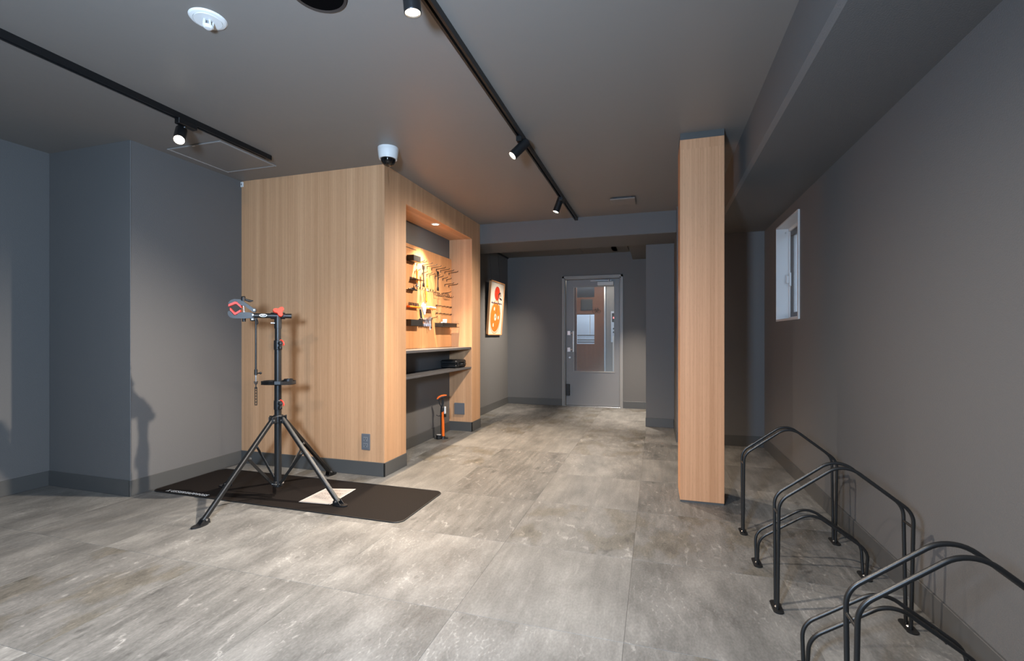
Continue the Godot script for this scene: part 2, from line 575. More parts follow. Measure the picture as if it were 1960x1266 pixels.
# ------------------------------------------------------------------ oak-clad block with its niche
func build_cabinet() -> void:
	var root := Node3D.new()
	root.name = "wall_oak"
	add_child(root)
	root.set_meta("kind", "structure")
	obj("front_panel", bx(-3.45, -2.03, 0, 2.449, 3.225, 3.30, 0.0015), m.wood, root)
	obj("corner_panel", bx(-2.31, -2.03, 0, 2.449, 3.227, 3.56, 0.0015), m.wood, root)
	obj("end_panel", bx(-2.34, -2.03, 0, 2.449, 5.055, 5.325, 0.0015), m.wood, root)
	obj("head_panel", bx(-2.32, -2.03, 2.225, 2.449, 3.55, 5.06, 0.0015), m.wood, root)
	obj("back_panel", bx(-2.45, -2.312, 0, 2.449, 3.4, 5.2), m.paint, root)
	var s := thing("worktop", "thin dark grey worktop across the niche under the tool board", "worktop", P(-2.17, 0.951, 4.31))
	obj("top", MB.new().box(Vector3(-0.14, 0, -0.744), Vector3(0.135, 0.025, 0.747), 0.002), m.shelf, s)
	s = thing("lower_shelf", "dark grey lower shelf in the niche carrying the black case", "shelf", P(-2.17, 0.728, 4.31))
	obj("board", MB.new().box(Vector3(-0.14, 0, -0.744), Vector3(0.135, 0.018, 0.747), 0.002), m.shelf, s)
	s = thing("tool_board", "oak pegboard filling the back of the niche above the worktop", "pegboard", P(-2.3, 0.977, 4.31))
	obj("panel", MB.new().box(Vector3(-0.012, 0, -0.744), Vector3(0.015, 1.02, 0.747), 0.002), m.board, s)
	obj("rail_slot", MB.new().box(Vector3(0.0145, 0.978, 0.10), Vector3(0.0165, 0.984, 0.72)), m.bronze, s)

# ------------------------------------------------------------------ door to the hall
func build_door() -> void:
	var d := Node3D.new()
	d.name = "door_1"
	d.position = P(-0.947, 0, 7.36)
	add_child(d)
	d.set_meta("kind", "structure")
	d.set_meta("label", "grey steel door with a tall glass pane at the corridor's end")
	var f := MB.new()
	for s in [-1.0, 1.0]:
		f.box(Vector3(s * 0.4535 - 0.016, 0, -0.10), Vector3(s * 0.4535 + 0.016, 2.045, 0.022), 0.002)
		f.box(Vector3(s * 0.429 - 0.010, 0, -0.10), Vector3(s * 0.429 + 0.010, 2.02, 0.004), 0.002)
	f.box(Vector3(-0.4695, 2.012, -0.10), Vector3(0.4695, 2.045, 0.022), 0.002)
	f.box(Vector3(-0.439, 1.995, -0.10), Vector3(0.439, 2.014, 0.004), 0.002)
	obj("door_frame", f, m.doorframe, d)
	obj("threshold", MB.new().box(Vector3(-0.44, 0, -0.10), Vector3(0.44, 0.008, 0.012), 0.002), m.brushed, d)
	var l := MB.new()
	l.box(Vector3(-0.411, 0.012, -0.07), Vector3(0.415, 0.545, -0.026), 0.0015)
	l.box(Vector3(-0.411, 1.876, -0.07), Vector3(0.415, 1.988, -0.026), 0.0015)
	l.box(Vector3(-0.411, 0.545, -0.07), Vector3(-0.295, 1.876, -0.026), 0.0015)
	l.box(Vector3(0.338, 0.545, -0.07), Vector3(0.415, 1.876, -0.026), 0.0015)
	var leaf := obj("door_leaf", l, m.doorpaint, d)
	var bead := MB.new()
	bead.box(Vector3(-0.302, 0.532, -0.072), Vector3(0.345, 0.550, -0.021), 0.002); bead.box(Vector3(-0.302, 1.871, -0.072), Vector3(0.345, 1.884, -0.021), 0.002)
	bead.box(Vector3(-0.302, 0.545, -0.072), Vector3(-0.290, 1.876, -0.021), 0.002); bead.box(Vector3(0.333, 0.545, -0.072), Vector3(0.345, 1.876, -0.021), 0.002)
	obj("glazing_bead", bead, m.doorframe, leaf)
	obj("pane", MB.new().box(Vector3(-0.295, 0.545, -0.051), Vector3(0.338, 1.876, -0.045)), m.glass, leaf)
	# bicycle sign on the glass
	var bk := MB.new()
	for cx in [0.03, 0.10]:
		var ring := []
		for k in 18:
			ring.append(Vector3(cx + 0.028 * cos(TAU * k / 18), 1.485 + 0.028 * sin(TAU * k / 18), -0.044))
		bk.tube(ring, 0.003, 6, false, true)
	for e in [[0.03, 1.485, 0.048, 1.525], [0.048, 1.525, 0.085, 1.525], [0.085, 1.525, 0.1, 1.485], [0.03, 1.485, 0.062, 1.485], [0.062, 1.485, 0.085, 1.525], [0.062, 1.485, 0.046, 1.54], [0.085, 1.525, 0.082, 1.545], [0.036, 1.54, 0.056, 1.54], [0.074, 1.547, 0.09, 1.547]]:
		bk.cyl(Vector3(e[0], e[1], -0.044), Vector3(e[2], e[3], -0.044), 0.003, 6)
	obj("bicycle_sign", bk, m.dark, leaf)
	var h := MB.new()
	h.cyl(Vector3(-0.287, 0.855, 0.045), Vector3(-0.287, 1.18, 0.045), 0.0135, 12, 0.002)
	for y in [0.89, 1.15]:
		h.cyl(Vector3(-0.287, y, 0.045), Vector3(-0.34, y, 0.02), 0.008, 10)
		h.box(Vector3(-0.385, y - 0.035, -0.026), Vector3(-0.335, y + 0.035, 0.022), 0.003)
	obj("pull_handle", h, m.steel, leaf)
	obj("lock", MB.new().cyl(Vector3(-0.353, 0.765, -0.026), Vector3(-0.353, 0.765, -0.008), 0.016, 16, 0.002), m.steel, leaf)
	obj("keeper", MB.new().box(Vector3(-0.405, 0.165, -0.026), Vector3(-0.35, 0.345, 0.028), 0.004), m.dark, leaf)
	var cl := obj("closer", MB.new().box(Vector3(0.085, 1.884, -0.026), Vector3(0.33, 1.94, 0.045), 0.004), m.offwhite, d)
	obj("closer_arm", MB.new().box(Vector3(-0.02, 1.952, 0.03), Vector3(0.30, 1.962, 0.045), 0.002).cyl(Vector3(0.26, 1.93, 0.036), Vector3(0.26, 1.975, 0.036), 0.012, 12), m.brushed, cl)

# ------------------------------------------------------------------ small window in the right wall
func build_window() -> void:
	var w := Node3D.new()
	w.name = "window_1"
	w.position = P(1.027, 1.236, 4.323)
	add_child(w)
	w.set_meta("kind", "structure")
	w.set_meta("label", "small aluminium sash window high in the right wall")
	var hh := 0.813
	var hw := 0.332
	var c := MB.new()
	c.box(Vector3(-0.012, -0.006, -hw - 0.002), Vector3(0.09, hh, -hw + 0.010), 0.002)
	c.box(Vector3(-0.012, -0.006, hw - 0.010), Vector3(0.09, hh, hw + 0.012), 0.002)
	c.box(Vector3(-0.012, hh - 0.010, -hw), Vector3(0.09, hh + 0.004, hw), 0.002)
	c.box(Vector3(-0.012, -0.008, -hw), Vector3(0.09, 0.010, hw), 0.002)
	obj("casing", c, m.alu, w)
	var f := MB.new()
	for s in [-1.0, 1.0]:
		f.box(Vector3(0.085, 0, s * hw - 0.007), Vector3(0.20, hh, s * hw + 0.02), 0.002)
	f.box(Vector3(0.085, hh - 0.035, -hw), Vector3(0.16, hh, hw), 0.002)
	f.box(Vector3(0.085, 0, -hw), Vector3(0.16, 0.03, hw), 0.002)
	obj("frame", f, m.alu, w)
	for k in 2:
		var x := 0.098 + 0.050 * k
		var z0 := -hw + 0.006 if k == 0 else -0.03
		var z1 := 0.03 if k == 0 else hw - 0.024
		var s := MB.new()
		s.box(Vector3(x, 0.03, z0), Vector3(x + 0.024, hh - 0.035, z0 + 0.022), 0.002); s.box(Vector3(x, 0.03, z1 - 0.032), Vector3(x + 0.024, hh - 0.035, z1), 0.002)
		s.box(Vector3(x, 0.03, z0), Vector3(x + 0.024, 0.07, z1), 0.002); s.box(Vector3(x, hh - 0.075, z0), Vector3(x + 0.024, hh - 0.035, z1), 0.002)
		var so := obj("sash", s, m.bronze, w)
		obj("pane", MB.new().box(Vector3(x + 0.018, 0.06, z0 + 0.004), Vector3(x + 0.022, hh - 0.065, z1 - 0.015)), m.glass, so)
	var lt := MB.new()
	lt.box(Vector3(0.084, 0.30, -hw + 0.008), Vector3(0.100, 0.42, -hw + 0.034), 0.003); lt.box(Vector3(0.062, 0.325, -hw + 0.012), Vector3(0.088, 0.395, -hw + 0.028), 0.005)
	obj("latch", lt, m.offwhite, w)
	for y in [0.04, 0.40, 0.77]:
		obj("screw", MB.new().cyl(Vector3(0.062, y, -hw + 0.009), Vector3(0.062, y, -hw + 0.013), 0.005, 10), m.steel, w)

# ------------------------------------------------------------------ lift hall behind the door
func build_hall() -> void:
	struct("floor_hall", bx(-4.2, 0.9, -0.12, 0.0, 7.56, 15.2), m.slab)
	struct("ceiling_hall", bx(-4.2, 0.9, 2.3, 2.45, 7.56, 15.2), m.offwhite)
	struct("wall_hall_left", bx(-4.4, -4.2, 0, 2.45, 7.5, 15.2), m.brownwood)
	struct("wall_hall_right", bx(-0.98, 0.9, 0, 2.4, 9.55, 9.75), m.grey)
	struct("wall_hall_low", bx(-4.2, -1.20, 0, 0.94, 9.7, 9.8), m.brownwood)
	struct("wall_hall_column", bx(-1.20, -0.96, 0, 2.3, 9.68, 9.82), m.brownwood)
	struct("wall_hall_head", bx(-4.2, -1.20, 1.56, 1.90, 9.7, 9.8), m.brownwood)
	struct("wall_hall_far", bx(-4.2, 0.9, 0, 2.45, 15.0, 15.2), m.brownwood)
	struct("wall_hall_post", bx(-1.46, -1.30, 0, 2.3, 8.0, 8.08), m.brownwood)
	struct("wall_hall_recess", bx(-1.47, -1.24, 1.64, 1.86, 9.66, 9.70), m.dark)
	var win := Node3D.new()
	win.name = "window_2"
	win.position = P(-1.38, 0.94, 9.75)
	add_child(win)
	win.set_meta("kind", "structure")
	var fr := MB.new()
	for y in [0.03, 0.075, 0.17]:
		fr.box(Vector3(-0.18, y, -0.03), Vector3(0.18, y + 0.018, 0.0), 0.002)
	obj("rail", fr, m.bronze, win)
	obj("stile", MB.new().box(Vector3(0.075, 0.19, -0.03), Vector3(0.087, 0.59, -0.01), 0.002), m.alu, win)
	obj("pane", MB.new().box(Vector3(-0.18, 0, -0.05), Vector3(0.18, 0.59, -0.045)), m.glass, win)
	struct("wall_outside", bx(-4.0, -0.9, 0, 1.62, 11.4, 11.6), m.palewall)
	# the steel lift jamb and call panel
	struct("trim_lift", bx(-0.985, -0.955, 0, 2.3, 9.48, 9.56, 0.004), m.brushed)
	var p := thing("lift_call_panel", "brushed steel lift call panel with red display, seen through the door glass", "call panel", P(-0.80, 0.98, 9.545))
	obj("plate", MB.new().box(Vector3(-0.055, 0, -0.004), Vector3(0.055, 0.62, 0.012), 0.003), m.brushed, p)
	obj("display", MB.new().box(Vector3(-0.035, 0.40, 0.012), Vector3(0.035, 0.58, 0.016), 0.002), m.dark, p)
	obj("digit", MB.new().box(Vector3(-0.012, 0.47, 0.016), Vector3(0.014, 0.505, 0.018)), glow(Color(1, 0.05, 0.03), 2.0), p)
	for y in [0.2, 0.27]:
		obj("button", MB.new().cyl(Vector3(0, y, 0.012), Vector3(0, y, 0.02), 0.017, 14, 0.002), m.dark, p)
	var ld := struct("window_3", bx(-0.82, -0.66, 0.40, 1.10, 9.53, 9.555, 0.003), m.offwhite)
	ld.set_meta("label", "pale lift door pane")
	var lampn := thing("hall_lamp", "round ceiling lamp in the hall, seen through the door glass", "ceiling lamp", P(-1.40, 2.3, 9.2))
	obj("shade", MB.new().lathe([Vector2(0, -0.05), Vector2(0.03, -0.05), Vector2(0.045, -0.03), Vector2(0.05, 0)], 20), m.amber, lampn)
	for k in 2:
		var dl := thing("hall_downlight", ["recessed downlight near the door in the hall ceiling beyond the glass", "recessed downlight deep in the hall ceiling beyond the glass"][k], "downlight", [P(-1.08, 2.3, 8.5), P(-1.42, 2.3, 10.6)][k], "hall downlights")
		obj("ring", MB.new().lathe([Vector2(0.04, -0.002), Vector2(0.055, -0.004), Vector2(0.06, 0)], 20), m.white, dl)
		obj("lens", MB.new().lathe([Vector2(0, -0.001), Vector2(0.042, -0.001)], 20), glow(Color(1, 0.95, 0.88), 2.0), dl)
		var o := OmniLight3D.new()
		o.name = "light"
		o.position = Vector3(0, -0.06, 0)
		o.light_color = [Color(1, 0.94, 0.86), Color(0.86, 0.93, 1.0)][k]
		o.light_energy = [0.9, 1.6][k]
		o.light_size = 0.05
		o.omni_range = 12.0
		o.omni_attenuation = 2.0
		o.shadow_enabled = true
		dl.add_child(o)

# ------------------------------------------------------------------ lamps
func spot(at: Vector3, dir: Vector3, c: Color, e: float, angle: float, size: float, parent: Node, soft := 1.0) -> void:
	var l := SpotLight3D.new()
	l.name = "light"
	l.light_color = c
	l.light_energy = e
	l.light_size = size
	l.spot_angle = angle
	l.spot_angle_attenuation = soft
	l.spot_range = 15.0
	l.spot_attenuation = 2.0
	l.shadow_enabled = true
	parent.add_child(l)
	var up := Vector3.UP if absf(dir.normalized().y) < 0.9 else Vector3.RIGHT
	l.transform = Transform3D(Basis.looking_at(dir, up), at)

func build_track(side: String, x: float, d0: float, d1: float) -> void:
	var t := thing("ceiling_track", "black lighting track running down the %s ceiling%s" % ["middle of the" if side == "right" else "left of the", " to the beam" if side == "right" else ", ending by the access panel"], "lighting track", P(x, 2.448, d1), "ceiling tracks")
	var ln := d1 - d0
	var prof := PackedVector2Array([Vector2(-0.018, 0), Vector2(-0.018, -0.034), Vector2(-0.006, -0.034), Vector2(-0.006, -0.012), Vector2(0.006, -0.012), Vector2(0.006, -0.034), Vector2(0.018, -0.034), Vector2(0.018, 0)])
	obj("channel", MB.new().prism(prof, ln, Transform3D(Basis(), Vector3(0, 0, ln * 0.5))), m.track, t)
	obj("conductor", MB.new().box(Vector3(-0.004, -0.017, 0.05), Vector3(0.004, -0.012, ln)), m.groove, t)
	obj("end_cap", MB.new().box(Vector3(-0.019, -0.035, -0.012), Vector3(0.019, 0, 0.03), 0.002), m.track, t)

func spot_head(lens: Vector3, dir: Vector3, tx: float, e: float, angle: float, c: Color, label: String) -> void:
	dir = dir.normalized()
	var top := lens - dir * 0.15
	var base := Vector3(tx, 2.414, top.z)
	var t := thing("track_spotlight", label, "spotlight", base, "track spotlights")
	var a := top - base
	var l := lens - base
	obj("adapter", MB.new().box(Vector3(-0.019, -0.030, -0.06), Vector3(0.019, 0.006, 0.06), 0.003), m.track, t)
	obj("knuckle", MB.new().cyl(Vector3(0, -0.02, 0), a + dir * 0.02, 0.010, 12), m.track, t)
	var r := 0.0312
	obj("barrel", MB.new().lathe([Vector2(0, 0), Vector2(r - 0.003, 0), Vector2(r, 0.003), Vector2(r, 0.148), Vector2(r - 0.001, 0.15), Vector2(r - 0.003, 0.15), Vector2(r - 0.004, 0.143)], 32, along(dir, a)), m.black, t)
	obj("lens", MB.new().lathe([Vector2(0, 0.144), Vector2(r - 0.0035, 0.144)], 32, along(dir, a)), m.lens, t)
	spot(l + dir * 0.004, dir, c, e, angle, 0.022, t)

func build_downlights(c: Color) -> void:
	var t := thing("niche_downlight", "small round downlight in the oak head of the niche", "downlight", P(-2.115, 2.225, 4.29))
	obj("ring", MB.new().lathe([Vector2(0.030, -0.003), Vector2(0.042, -0.004), Vector2(0.047, 0)], 28), m.white, t)
	obj("lens", MB.new().lathe([Vector2(0, -0.002), Vector2(0.031, -0.002)], 28), m.lens, t)
	obj("crossbar", MB.new().box(Vector3(-0.004, -0.005, -0.03), Vector3(0.004, -0.001, 0.03)), m.white, t)
	spot(Vector3(0, -0.012, 0), Vector3(0.24, -1, 0.05), Color(1, 0.89, 0.76), 11.0, 52, 0.02, t, 0.9)
	for k in 2:
		var at: Vector3 = [P(-0.98, 2.385, 6.55), P(-0.50, 2.377, 6.52)][k]
		var dir: Vector3 = [Vector3(-1.35, -1.45, -0.12), Vector3(0.12, -1, -0.1)][k]
		t = thing("corridor_downlight", ["corridor downlight behind the beam, tilted toward the framed picture", "corridor downlight behind the beam above the bright floor by the door"][k], "downlight", at, "corridor downlights")
		obj("ring", MB.new().lathe([Vector2(0.040, -0.003), Vector2(0.052, -0.004), Vector2(0.057, 0)], 24), m.dark, t)
		obj("lens", MB.new().lathe([Vector2(0, -0.002), Vector2(0.041, -0.002)], 24), m.lens, t)
		spot(Vector3(0, -0.012, 0), dir, c, [15.0, 14.0][k], [31, 31][k], 0.02, t)

func build_flash() -> void:
	var t := thing("photo_lamp", "photographer's small daylight softbox on a slim stand behind the viewer", "photo lamp", P(-0.5, 0, -0.3))
	t.rotation_degrees.y = 30.0
	obj("pole", MB.new().cyl(Vector3(0, 0.02, 0), Vector3(0, 1.24, 0.06), 0.011, 12), m.black, t)
	for k in 3:
		var a := TAU * k / 3.0
		obj("leg", MB.new().cyl(Vector3(0, 0.42, 0), Vector3(cos(a) * 0.3, 0.01, sin(a) * 0.3), 0.008, 10), m.black, t)
	obj("housing", MB.new().box(Vector3(-0.13, 1.23, 0.0), Vector3(0.13, 1.49, 0.12), 0.01), m.black, t)
	obj("lamp_diffuser", MB.new().box(Vector3(-0.12, 1.24, -0.006), Vector3(0.12, 1.48, 0.0)), glow(Color(0.82, 0.9, 1.0), 3.0), t)
	var l := AreaLight3D.new()
	l.name = "light"
	l.position = Vector3(0, 1.36, -0.015)
	l.area_size = Vector2(0.22, 0.22)
	l.light_color = Color(0.75, 0.87, 1.0)
	l.light_energy = 15.0
	l.shadow_enabled = true
	l.area_range = 15.0
	t.add_child(l)

# ------------------------------------------------------------------ on the ceiling
func build_ceiling_things() -> void:
	var t := thing("dome_camera", "white dome security camera with black bubble over the oak corner", "security camera", P(-1.834, 2.448, 2.963))
	obj("base", MB.new().lathe([Vector2(0.064, -0.078), Vector2(0.069, -0.05), Vector2(0.072, -0.022), Vector2(0.071, -0.0205)], 36), m.white, t)
	obj("collar", MB.new().lathe([Vector2(0.070, -0.0205), Vector2(0.0725, -0.018), Vector2(0.0725, 0)], 36), m.white, t)
	obj("rim", MB.new().lathe([Vector2(0.052, -0.079), Vector2(0.062, -0.081), Vector2(0.064, -0.078)], 36), m.white, t)
	var prof := []
	for i in 9:
		var a := PI / 2 * i / 8.0
		prof.append(Vector2(0.053 * sin(a), -0.078 - 0.053 * cos(a)))
	obj("dome", MB.new().lathe(prof, 36), m.smoked, t)
	t = thing("ceiling_sensor", "white round ceiling sensor with a caged centre, upper left", "sensor", P(-1.818, 2.448, 1.532))
	obj("disc", MB.new().lathe([Vector2(0, -0.010), Vector2(0.052, -0.010), Vector2(0.0535, -0.006), Vector2(0.055, -0.009), Vector2(0.066, -0.006), Vector2(0.0715, 0)], 44), m.white, t)
	for k in 5:
		var a := TAU * k / 5.0 + 0.3
		obj("cage_post", MB.new().box(Vector3(-0.003, -0.034, -0.003), Vector3(0.003, -0.008, 0.003), 0.0, Transform3D(Basis(), Vector3(cos(a) * 0.017, 0, sin(a) * 0.017))), m.white, t)
	obj("tip", MB.new().lathe([Vector2(0, -0.042), Vector2(0.013, -0.041), Vector2(0.0205, -0.035), Vector2(0.0205, -0.030), Vector2(0, -0.029)], 28), m.white, t)
	obj("element", MB.new().lathe([Vector2(0, -0.031), Vector2(0.007, -0.031), Vector2(0.007, -0.009)], 14), m.grey, t)
	t = thing("recessed_speaker", "large black recessed ceiling speaker cut by the top edge", "speaker", P(-1.267, 2.448, 1.545))
	obj("rim", MB.new().lathe([Vector2(0.094, -0.002), Vector2(0.104, -0.006), Vector2(0.109, 0)], 48), m.darkrim, t)
	obj("grille", MB.new().lathe([Vector2(0, -0.0015), Vector2(0.094, -0.002)], 48), m.void, t)
	t = thing("access_panel", "square ceiling access panel with a pale rim by the left track", "access panel", P(-3.11, 2.448, 2.755))
	obj("panel", MB.new().box(Vector3(-0.232, -0.004, -0.237), Vector3(0.232, 0, 0.237)), m.ceiling, t)
	for s in [-1.0, 1.0]:
		obj("rim", MB.new().box(Vector3(s * 0.24 - 0.008, -0.008, -0.253), Vector3(s * 0.24 + 0.008, 0, 0.253), 0.003), m.palerim, t)
		obj("rim", MB.new().box(Vector3(-0.232, -0.008, s * 0.245 - 0.008), Vector3(0.232, 0, s * 0.245 + 0.008), 0.003), m.palerim, t)
	obj("maker_tag", MB.new().box(Vector3(-0.012, -0.010, 0.242), Vector3(0.012, -0.0078, 0.249)), m.white, t)
	t = thing("ceiling_vent", "square grey ceiling vent plate before the beam", "vent", P(-0.308, 2.448, 4.755))
	obj("collar", MB.new().box(Vector3(-0.09, -0.014, -0.09), Vector3(0.09, 0, 0.09)), m.dark, t)
	obj("plate", MB.new().box(Vector3(-0.12, -0.026, -0.115), Vector3(0.12, -0.012, 0.115), 0.006), m.ceiling, t)
	t = thing("picture_rail", "thin black picture rail at the top of the corridor's left wall", "picture rail", P(-2.31, 2.385, 6.6))
	obj("rail", MB.new().box(Vector3(-0.014, -0.02, -0.74), Vector3(0.008, 0, 0.66), 0.002), m.track, t)

# ------------------------------------------------------------------ bicycle racks
func rounded(pts: Array, radii: Array, steps := 8) -> Array:
	var out := [pts[0]]
	for i in range(1, pts.size() - 1):
		var p: Vector3 = pts[i]
		var a: Vector3 = (pts[i - 1] - p).normalized()
		var b: Vector3 = (pts[i + 1] - p).normalized()
		var ang := a.angle_to(b)
		var cut: float = radii[i - 1] / tan(ang / 2.0)
		var p0: Vector3 = p + a * cut
		var p1: Vector3 = p + b * cut
		var cc: Vector3 = p + (a + b).normalized() * (radii[i - 1] / sin(ang / 2.0))
		var r0: Vector3 = p0 - cc
		var r1: Vector3 = p1 - cc
		for k in steps + 1:
			out.append(cc + r0.slerp(r1, float(k) / steps))
	out.append(pts[pts.size() - 1])
	return out

func make_rack(label: String, high: bool, d: float) -> Node3D:
	var t := thing("bike_rack_hoop", label, "bicycle rack", P(0.69, 0, d), "hoops of the bicycle rack")
	var hw := 0.222
	var ys := 0.445 if high else 0.135
	var ya := 0.615 if high else 0.285
	var rs := 0.075 if high else 0.075
	for s in [-1.0, 1.0]:
		var zf: float = s * 0.019
		var zt: float = s * 0.038
		var raw := [Vector3(-hw, 0.006, zf), Vector3(-hw, ys, zt), Vector3(0, ya, zt), Vector3(hw, ys, zt), Vector3(hw, 0.006, zf)]
		obj("tube", MB.new().tube(rounded(raw, [rs, 0.085, rs], 9), 0.0064, 14), m.tube, t)
	if high:
		for s in [-1.0, 1.0]:
			obj("crossbar", MB.new().cyl(Vector3(s * hw, ys - 0.055, -0.036), Vector3(s * hw, ys - 0.055, 0.036), 0.0048, 10), m.tube, t)
	else:
		obj("crossbar", MB.new().cyl(Vector3(hw * 0.62, ys + 0.052, -0.036), Vector3(hw * 0.62, ys + 0.052, 0.036), 0.0048, 10), m.tube, t)
	for s in [-1.0, 1.0]:
		var poly := PackedVector2Array()
		for k in 24:
			var a := TAU * k / 24
			poly.append(Vector2(cos(a) * 0.019, sin(a) * 0.019 + (0.031 if sin(a) > 0 else -0.031)))
		var fp := obj("foot_plate", MB.new().prism(poly, 0.005, Transform3D(Basis(Vector3.RIGHT, Vector3(0, 0, 1), Vector3.DOWN), Vector3(s * hw, 0.0028, 0))), m.tube, t)
		obj("screw", MB.new().lathe([Vector2(0, 0.0045), Vector2(0.004, 0.004), Vector2(0.008, 0)], 14, Transform3D(Basis(), Vector3(s * hw, 0.005, 0))), m.steel, fp)
	return t

func build_racks() -> void:
	var hi := make_rack("tall black tubular bike rack hoop farthest back, by the oak pillar", true, 2.905)
	copy(hi, P(0.69, 0, 2.135), "tall black tubular bike rack hoop in the middle of the row, both feet in view")
	copy(hi, P(0.69, 0, 1.372), "nearest tall black bike rack hoop, its legs cut by the bottom edge")
	var lo := make_rack("low black bike rack hoop between the two far tall hoops", false, 2.525)
	copy(lo, P(0.69, 0, 1.752), "low black bike rack hoop just behind the nearest tall hoop")

# ------------------------------------------------------------------ repair stand
func build_stand() -> void:
	var t := thing("repair_stand", "black four-legged bicycle repair stand with red clamp on the mat", "repair stand", P(-2.478, 0.004, 2.615))
	var o := 0.004
	obj("lower_pole", MB.new().cyl(Vector3(0, 0.066, 0), Vector3(0, 1.06, 0), 0.0225, 24, 0.001), m.tube, t)
	obj("upper_pole", MB.new().cyl(Vector3(0, 1.02, 0), Vector3(0, 1.20, 0), 0.0200, 24), m.tube, t)
	# hub and collar that hold the legs
	obj("hub", MB.new().box(Vector3(-0.034, 0.072, -0.012), Vector3(0.034, 0.105, 0.012), 0.003).box(Vector3(-0.012, 0.072, -0.034), Vector3(0.012, 0.105, 0.034), 0.003).lathe([Vector2(0, 0.064), Vector2(0.02, 0.064), Vector2(0.023, 0.068), Vector2(0.023, 0.11), Vector2(0.02, 0.112)], 20), m.black, t)
	var col := MB.new().lathe([Vector2(0.02, 0.50), Vector2(0.028, 0.502), Vector2(0.030, 0.51), Vector2(0.030, 0.548), Vector2(0.027, 0.556), Vector2(0.0205, 0.558)], 24)
	var feet := [Vector3(-0.047, 0, 0.574), Vector3(0.563, 0, 0.034), Vector3(0.018, 0, -0.569), Vector3(-0.554, 0, -0.053)]
	for f in feet:
		var dir: Vector3 = f.normalized()
		var sd := dir.cross(Vector3.UP)
		for s in [-1.0, 1.0]:
			var x := Transform3D(Basis(dir, Vector3.UP, dir.cross(Vector3.UP)), Vector3(0, 0.53, 0) + sd * s * 0.016)
			col.box(Vector3(0.018, -0.026, -0.0025), Vector3(0.062, 0.02, 0.0025), 0.002, x)
	obj("leg_collar", col, m.black, t)
	for f in feet:
		var dir: Vector3 = f.normalized()
		var sd := dir.cross(Vector3.UP)
		var r: float = f.length() - 0.05
		var y_end := -o + 0.022 + (0.0 if f.x > 0.3 or f.x < -0.3 else 0.0)
		var a := dir * 0.045 + Vector3(0, 0.528, 0)
		var b: Vector3 = dir * r + Vector3(0, y_end, 0)
		var ld := (b - a).normalized()
		var up := ld.cross(sd).normalized()
		var lx := Transform3D(Basis(ld, up, ld.cross(up)), a)
		var ln := (b - a).length()
		var leg := obj("leg", MB.new().box(Vector3(-0.015, -0.0135, -0.0135), Vector3(ln, 0.0135, 0.0135), 0.005, lx), m.tube, t)
		# brace from the leg down to the hub
		var j := a + ld * ln * 0.40 - up * 0.016 * signf(up.y)
		var h := dir * 0.03 + Vector3(0, 0.088, 0)
		var bd := (h - j).normalized()
		var bu := bd.cross(sd).normalized()
		obj("brace", MB.new().box(Vector3(-0.012, -0.010, -0.003), Vector3((h - j).length() + 0.008, 0.010, 0.003), 0.002, Transform3D(Basis(bd, bu, bd.cross(bu)), j + sd * 0.014)), m.tube, leg)
		for q in [[a + ld * 0.005, 0.022, 0.0065], [j, 0.021, 0.006], [h, 0.019, 0.0055], [b - ld * 0.012, 0.024, 0.007]]:
			obj("bolt", MB.new().cyl(q[0] - sd * q[1], q[0] + sd * q[1], q[2], 12, 0.002), m.steel, leg)
		# pivoting foot: a flat tongue with two ears
		var foot := MB.new()
		var poly := PackedVector2Array()
		for k in 20:
			var an := TAU * k / 20
			poly.append(Vector2(cos(an) * 0.05 + 0.018, sin(an) * 0.026))
		var fy: float = 0.0 if f.z < 0.3 and f.z > -0.3 else -o
		var fx := Transform3D(Basis(dir, dir.cross(Vector3.UP), Vector3.UP), dir * r + Vector3(0, fy + 0.005, 0))
		foot.prism(poly, 0.008, fx)
		for s in [-1.0, 1.0]:
			var ear := PackedVector2Array([Vector2(-0.034, 0), Vector2(-0.030, 0.024), Vector2(-0.014, 0.036), Vector2(0.004, 0.030), Vector2(0.026, 0.006), Vector2(0.03, 0)])
			foot.prism(ear, 0.003, Transform3D(Basis(dir, Vector3.UP, dir.cross(Vector3.UP)), dir * r + Vector3(0, fy + 0.006, 0) + sd * s * 0.0165))
		obj("foot", foot, m.black, leg)
	# two sliding clamps with red levers
	for y in [1.035, 0.625]:
		var cl := obj("height_clamp", MB.new().lathe([Vector2(0.0205, y - 0.032), Vector2(0.0245, y - 0.032), Vector2(0.026, y - 0.029), Vector2(0.026, y + 0.030), Vector2(0.0245, y + 0.033), Vector2(0.019, y + 0.033)], 24).box(Vector3(0.018, y - 0.026, 0.004), Vector3(0.044, y - 0.008, 0.026), 0.004).box(Vector3(0.018, y + 0.004, 0.004), Vector3(0.044, y + 0.022, 0.026), 0.004), m.black, t)
		obj("lever", MB.new().tube([Vector3(0.030, y + 0.036, 0.012), Vector3(0.046, y + 0.032, 0.014), Vector3(0.060, y + 0.022, 0.016), Vector3(0.064, y + 0.004, 0.016), Vector3(0.056, y - 0.002, 0.016)], [0.003, 0.004, 0.0045, 0.0045, 0.003], 10), m.red, cl)
		obj("nut", MB.new().cyl(Vector3(0.044, y + 0.013, 0.015), Vector3(0.056, y + 0.013, 0.015), 0.0055, 12, 0.001), m.steel, cl)
	# tool tray round the pole
	var right := Vector3(0.956, 0, -0.292)
	var fwd := Vector3(0.292, 0, 0.956)          # towards the viewer
	var tb := Transform3D(Basis(right, Vector3.UP, fwd), Vector3(0, 0.770, 0) + right * 0.012 + fwd * 0.015)
	var out := PackedVector2Array()
	for k in 40:
		var an := TAU * k / 40
		var c := cos(an)
		var s := sin(an)
		out.append(Vector2(signf(c) * pow(absf(c), 0.55) * 0.108, signf(s) * pow(absf(s), 0.55) * 0.058))
	var hole := PackedVector2Array()
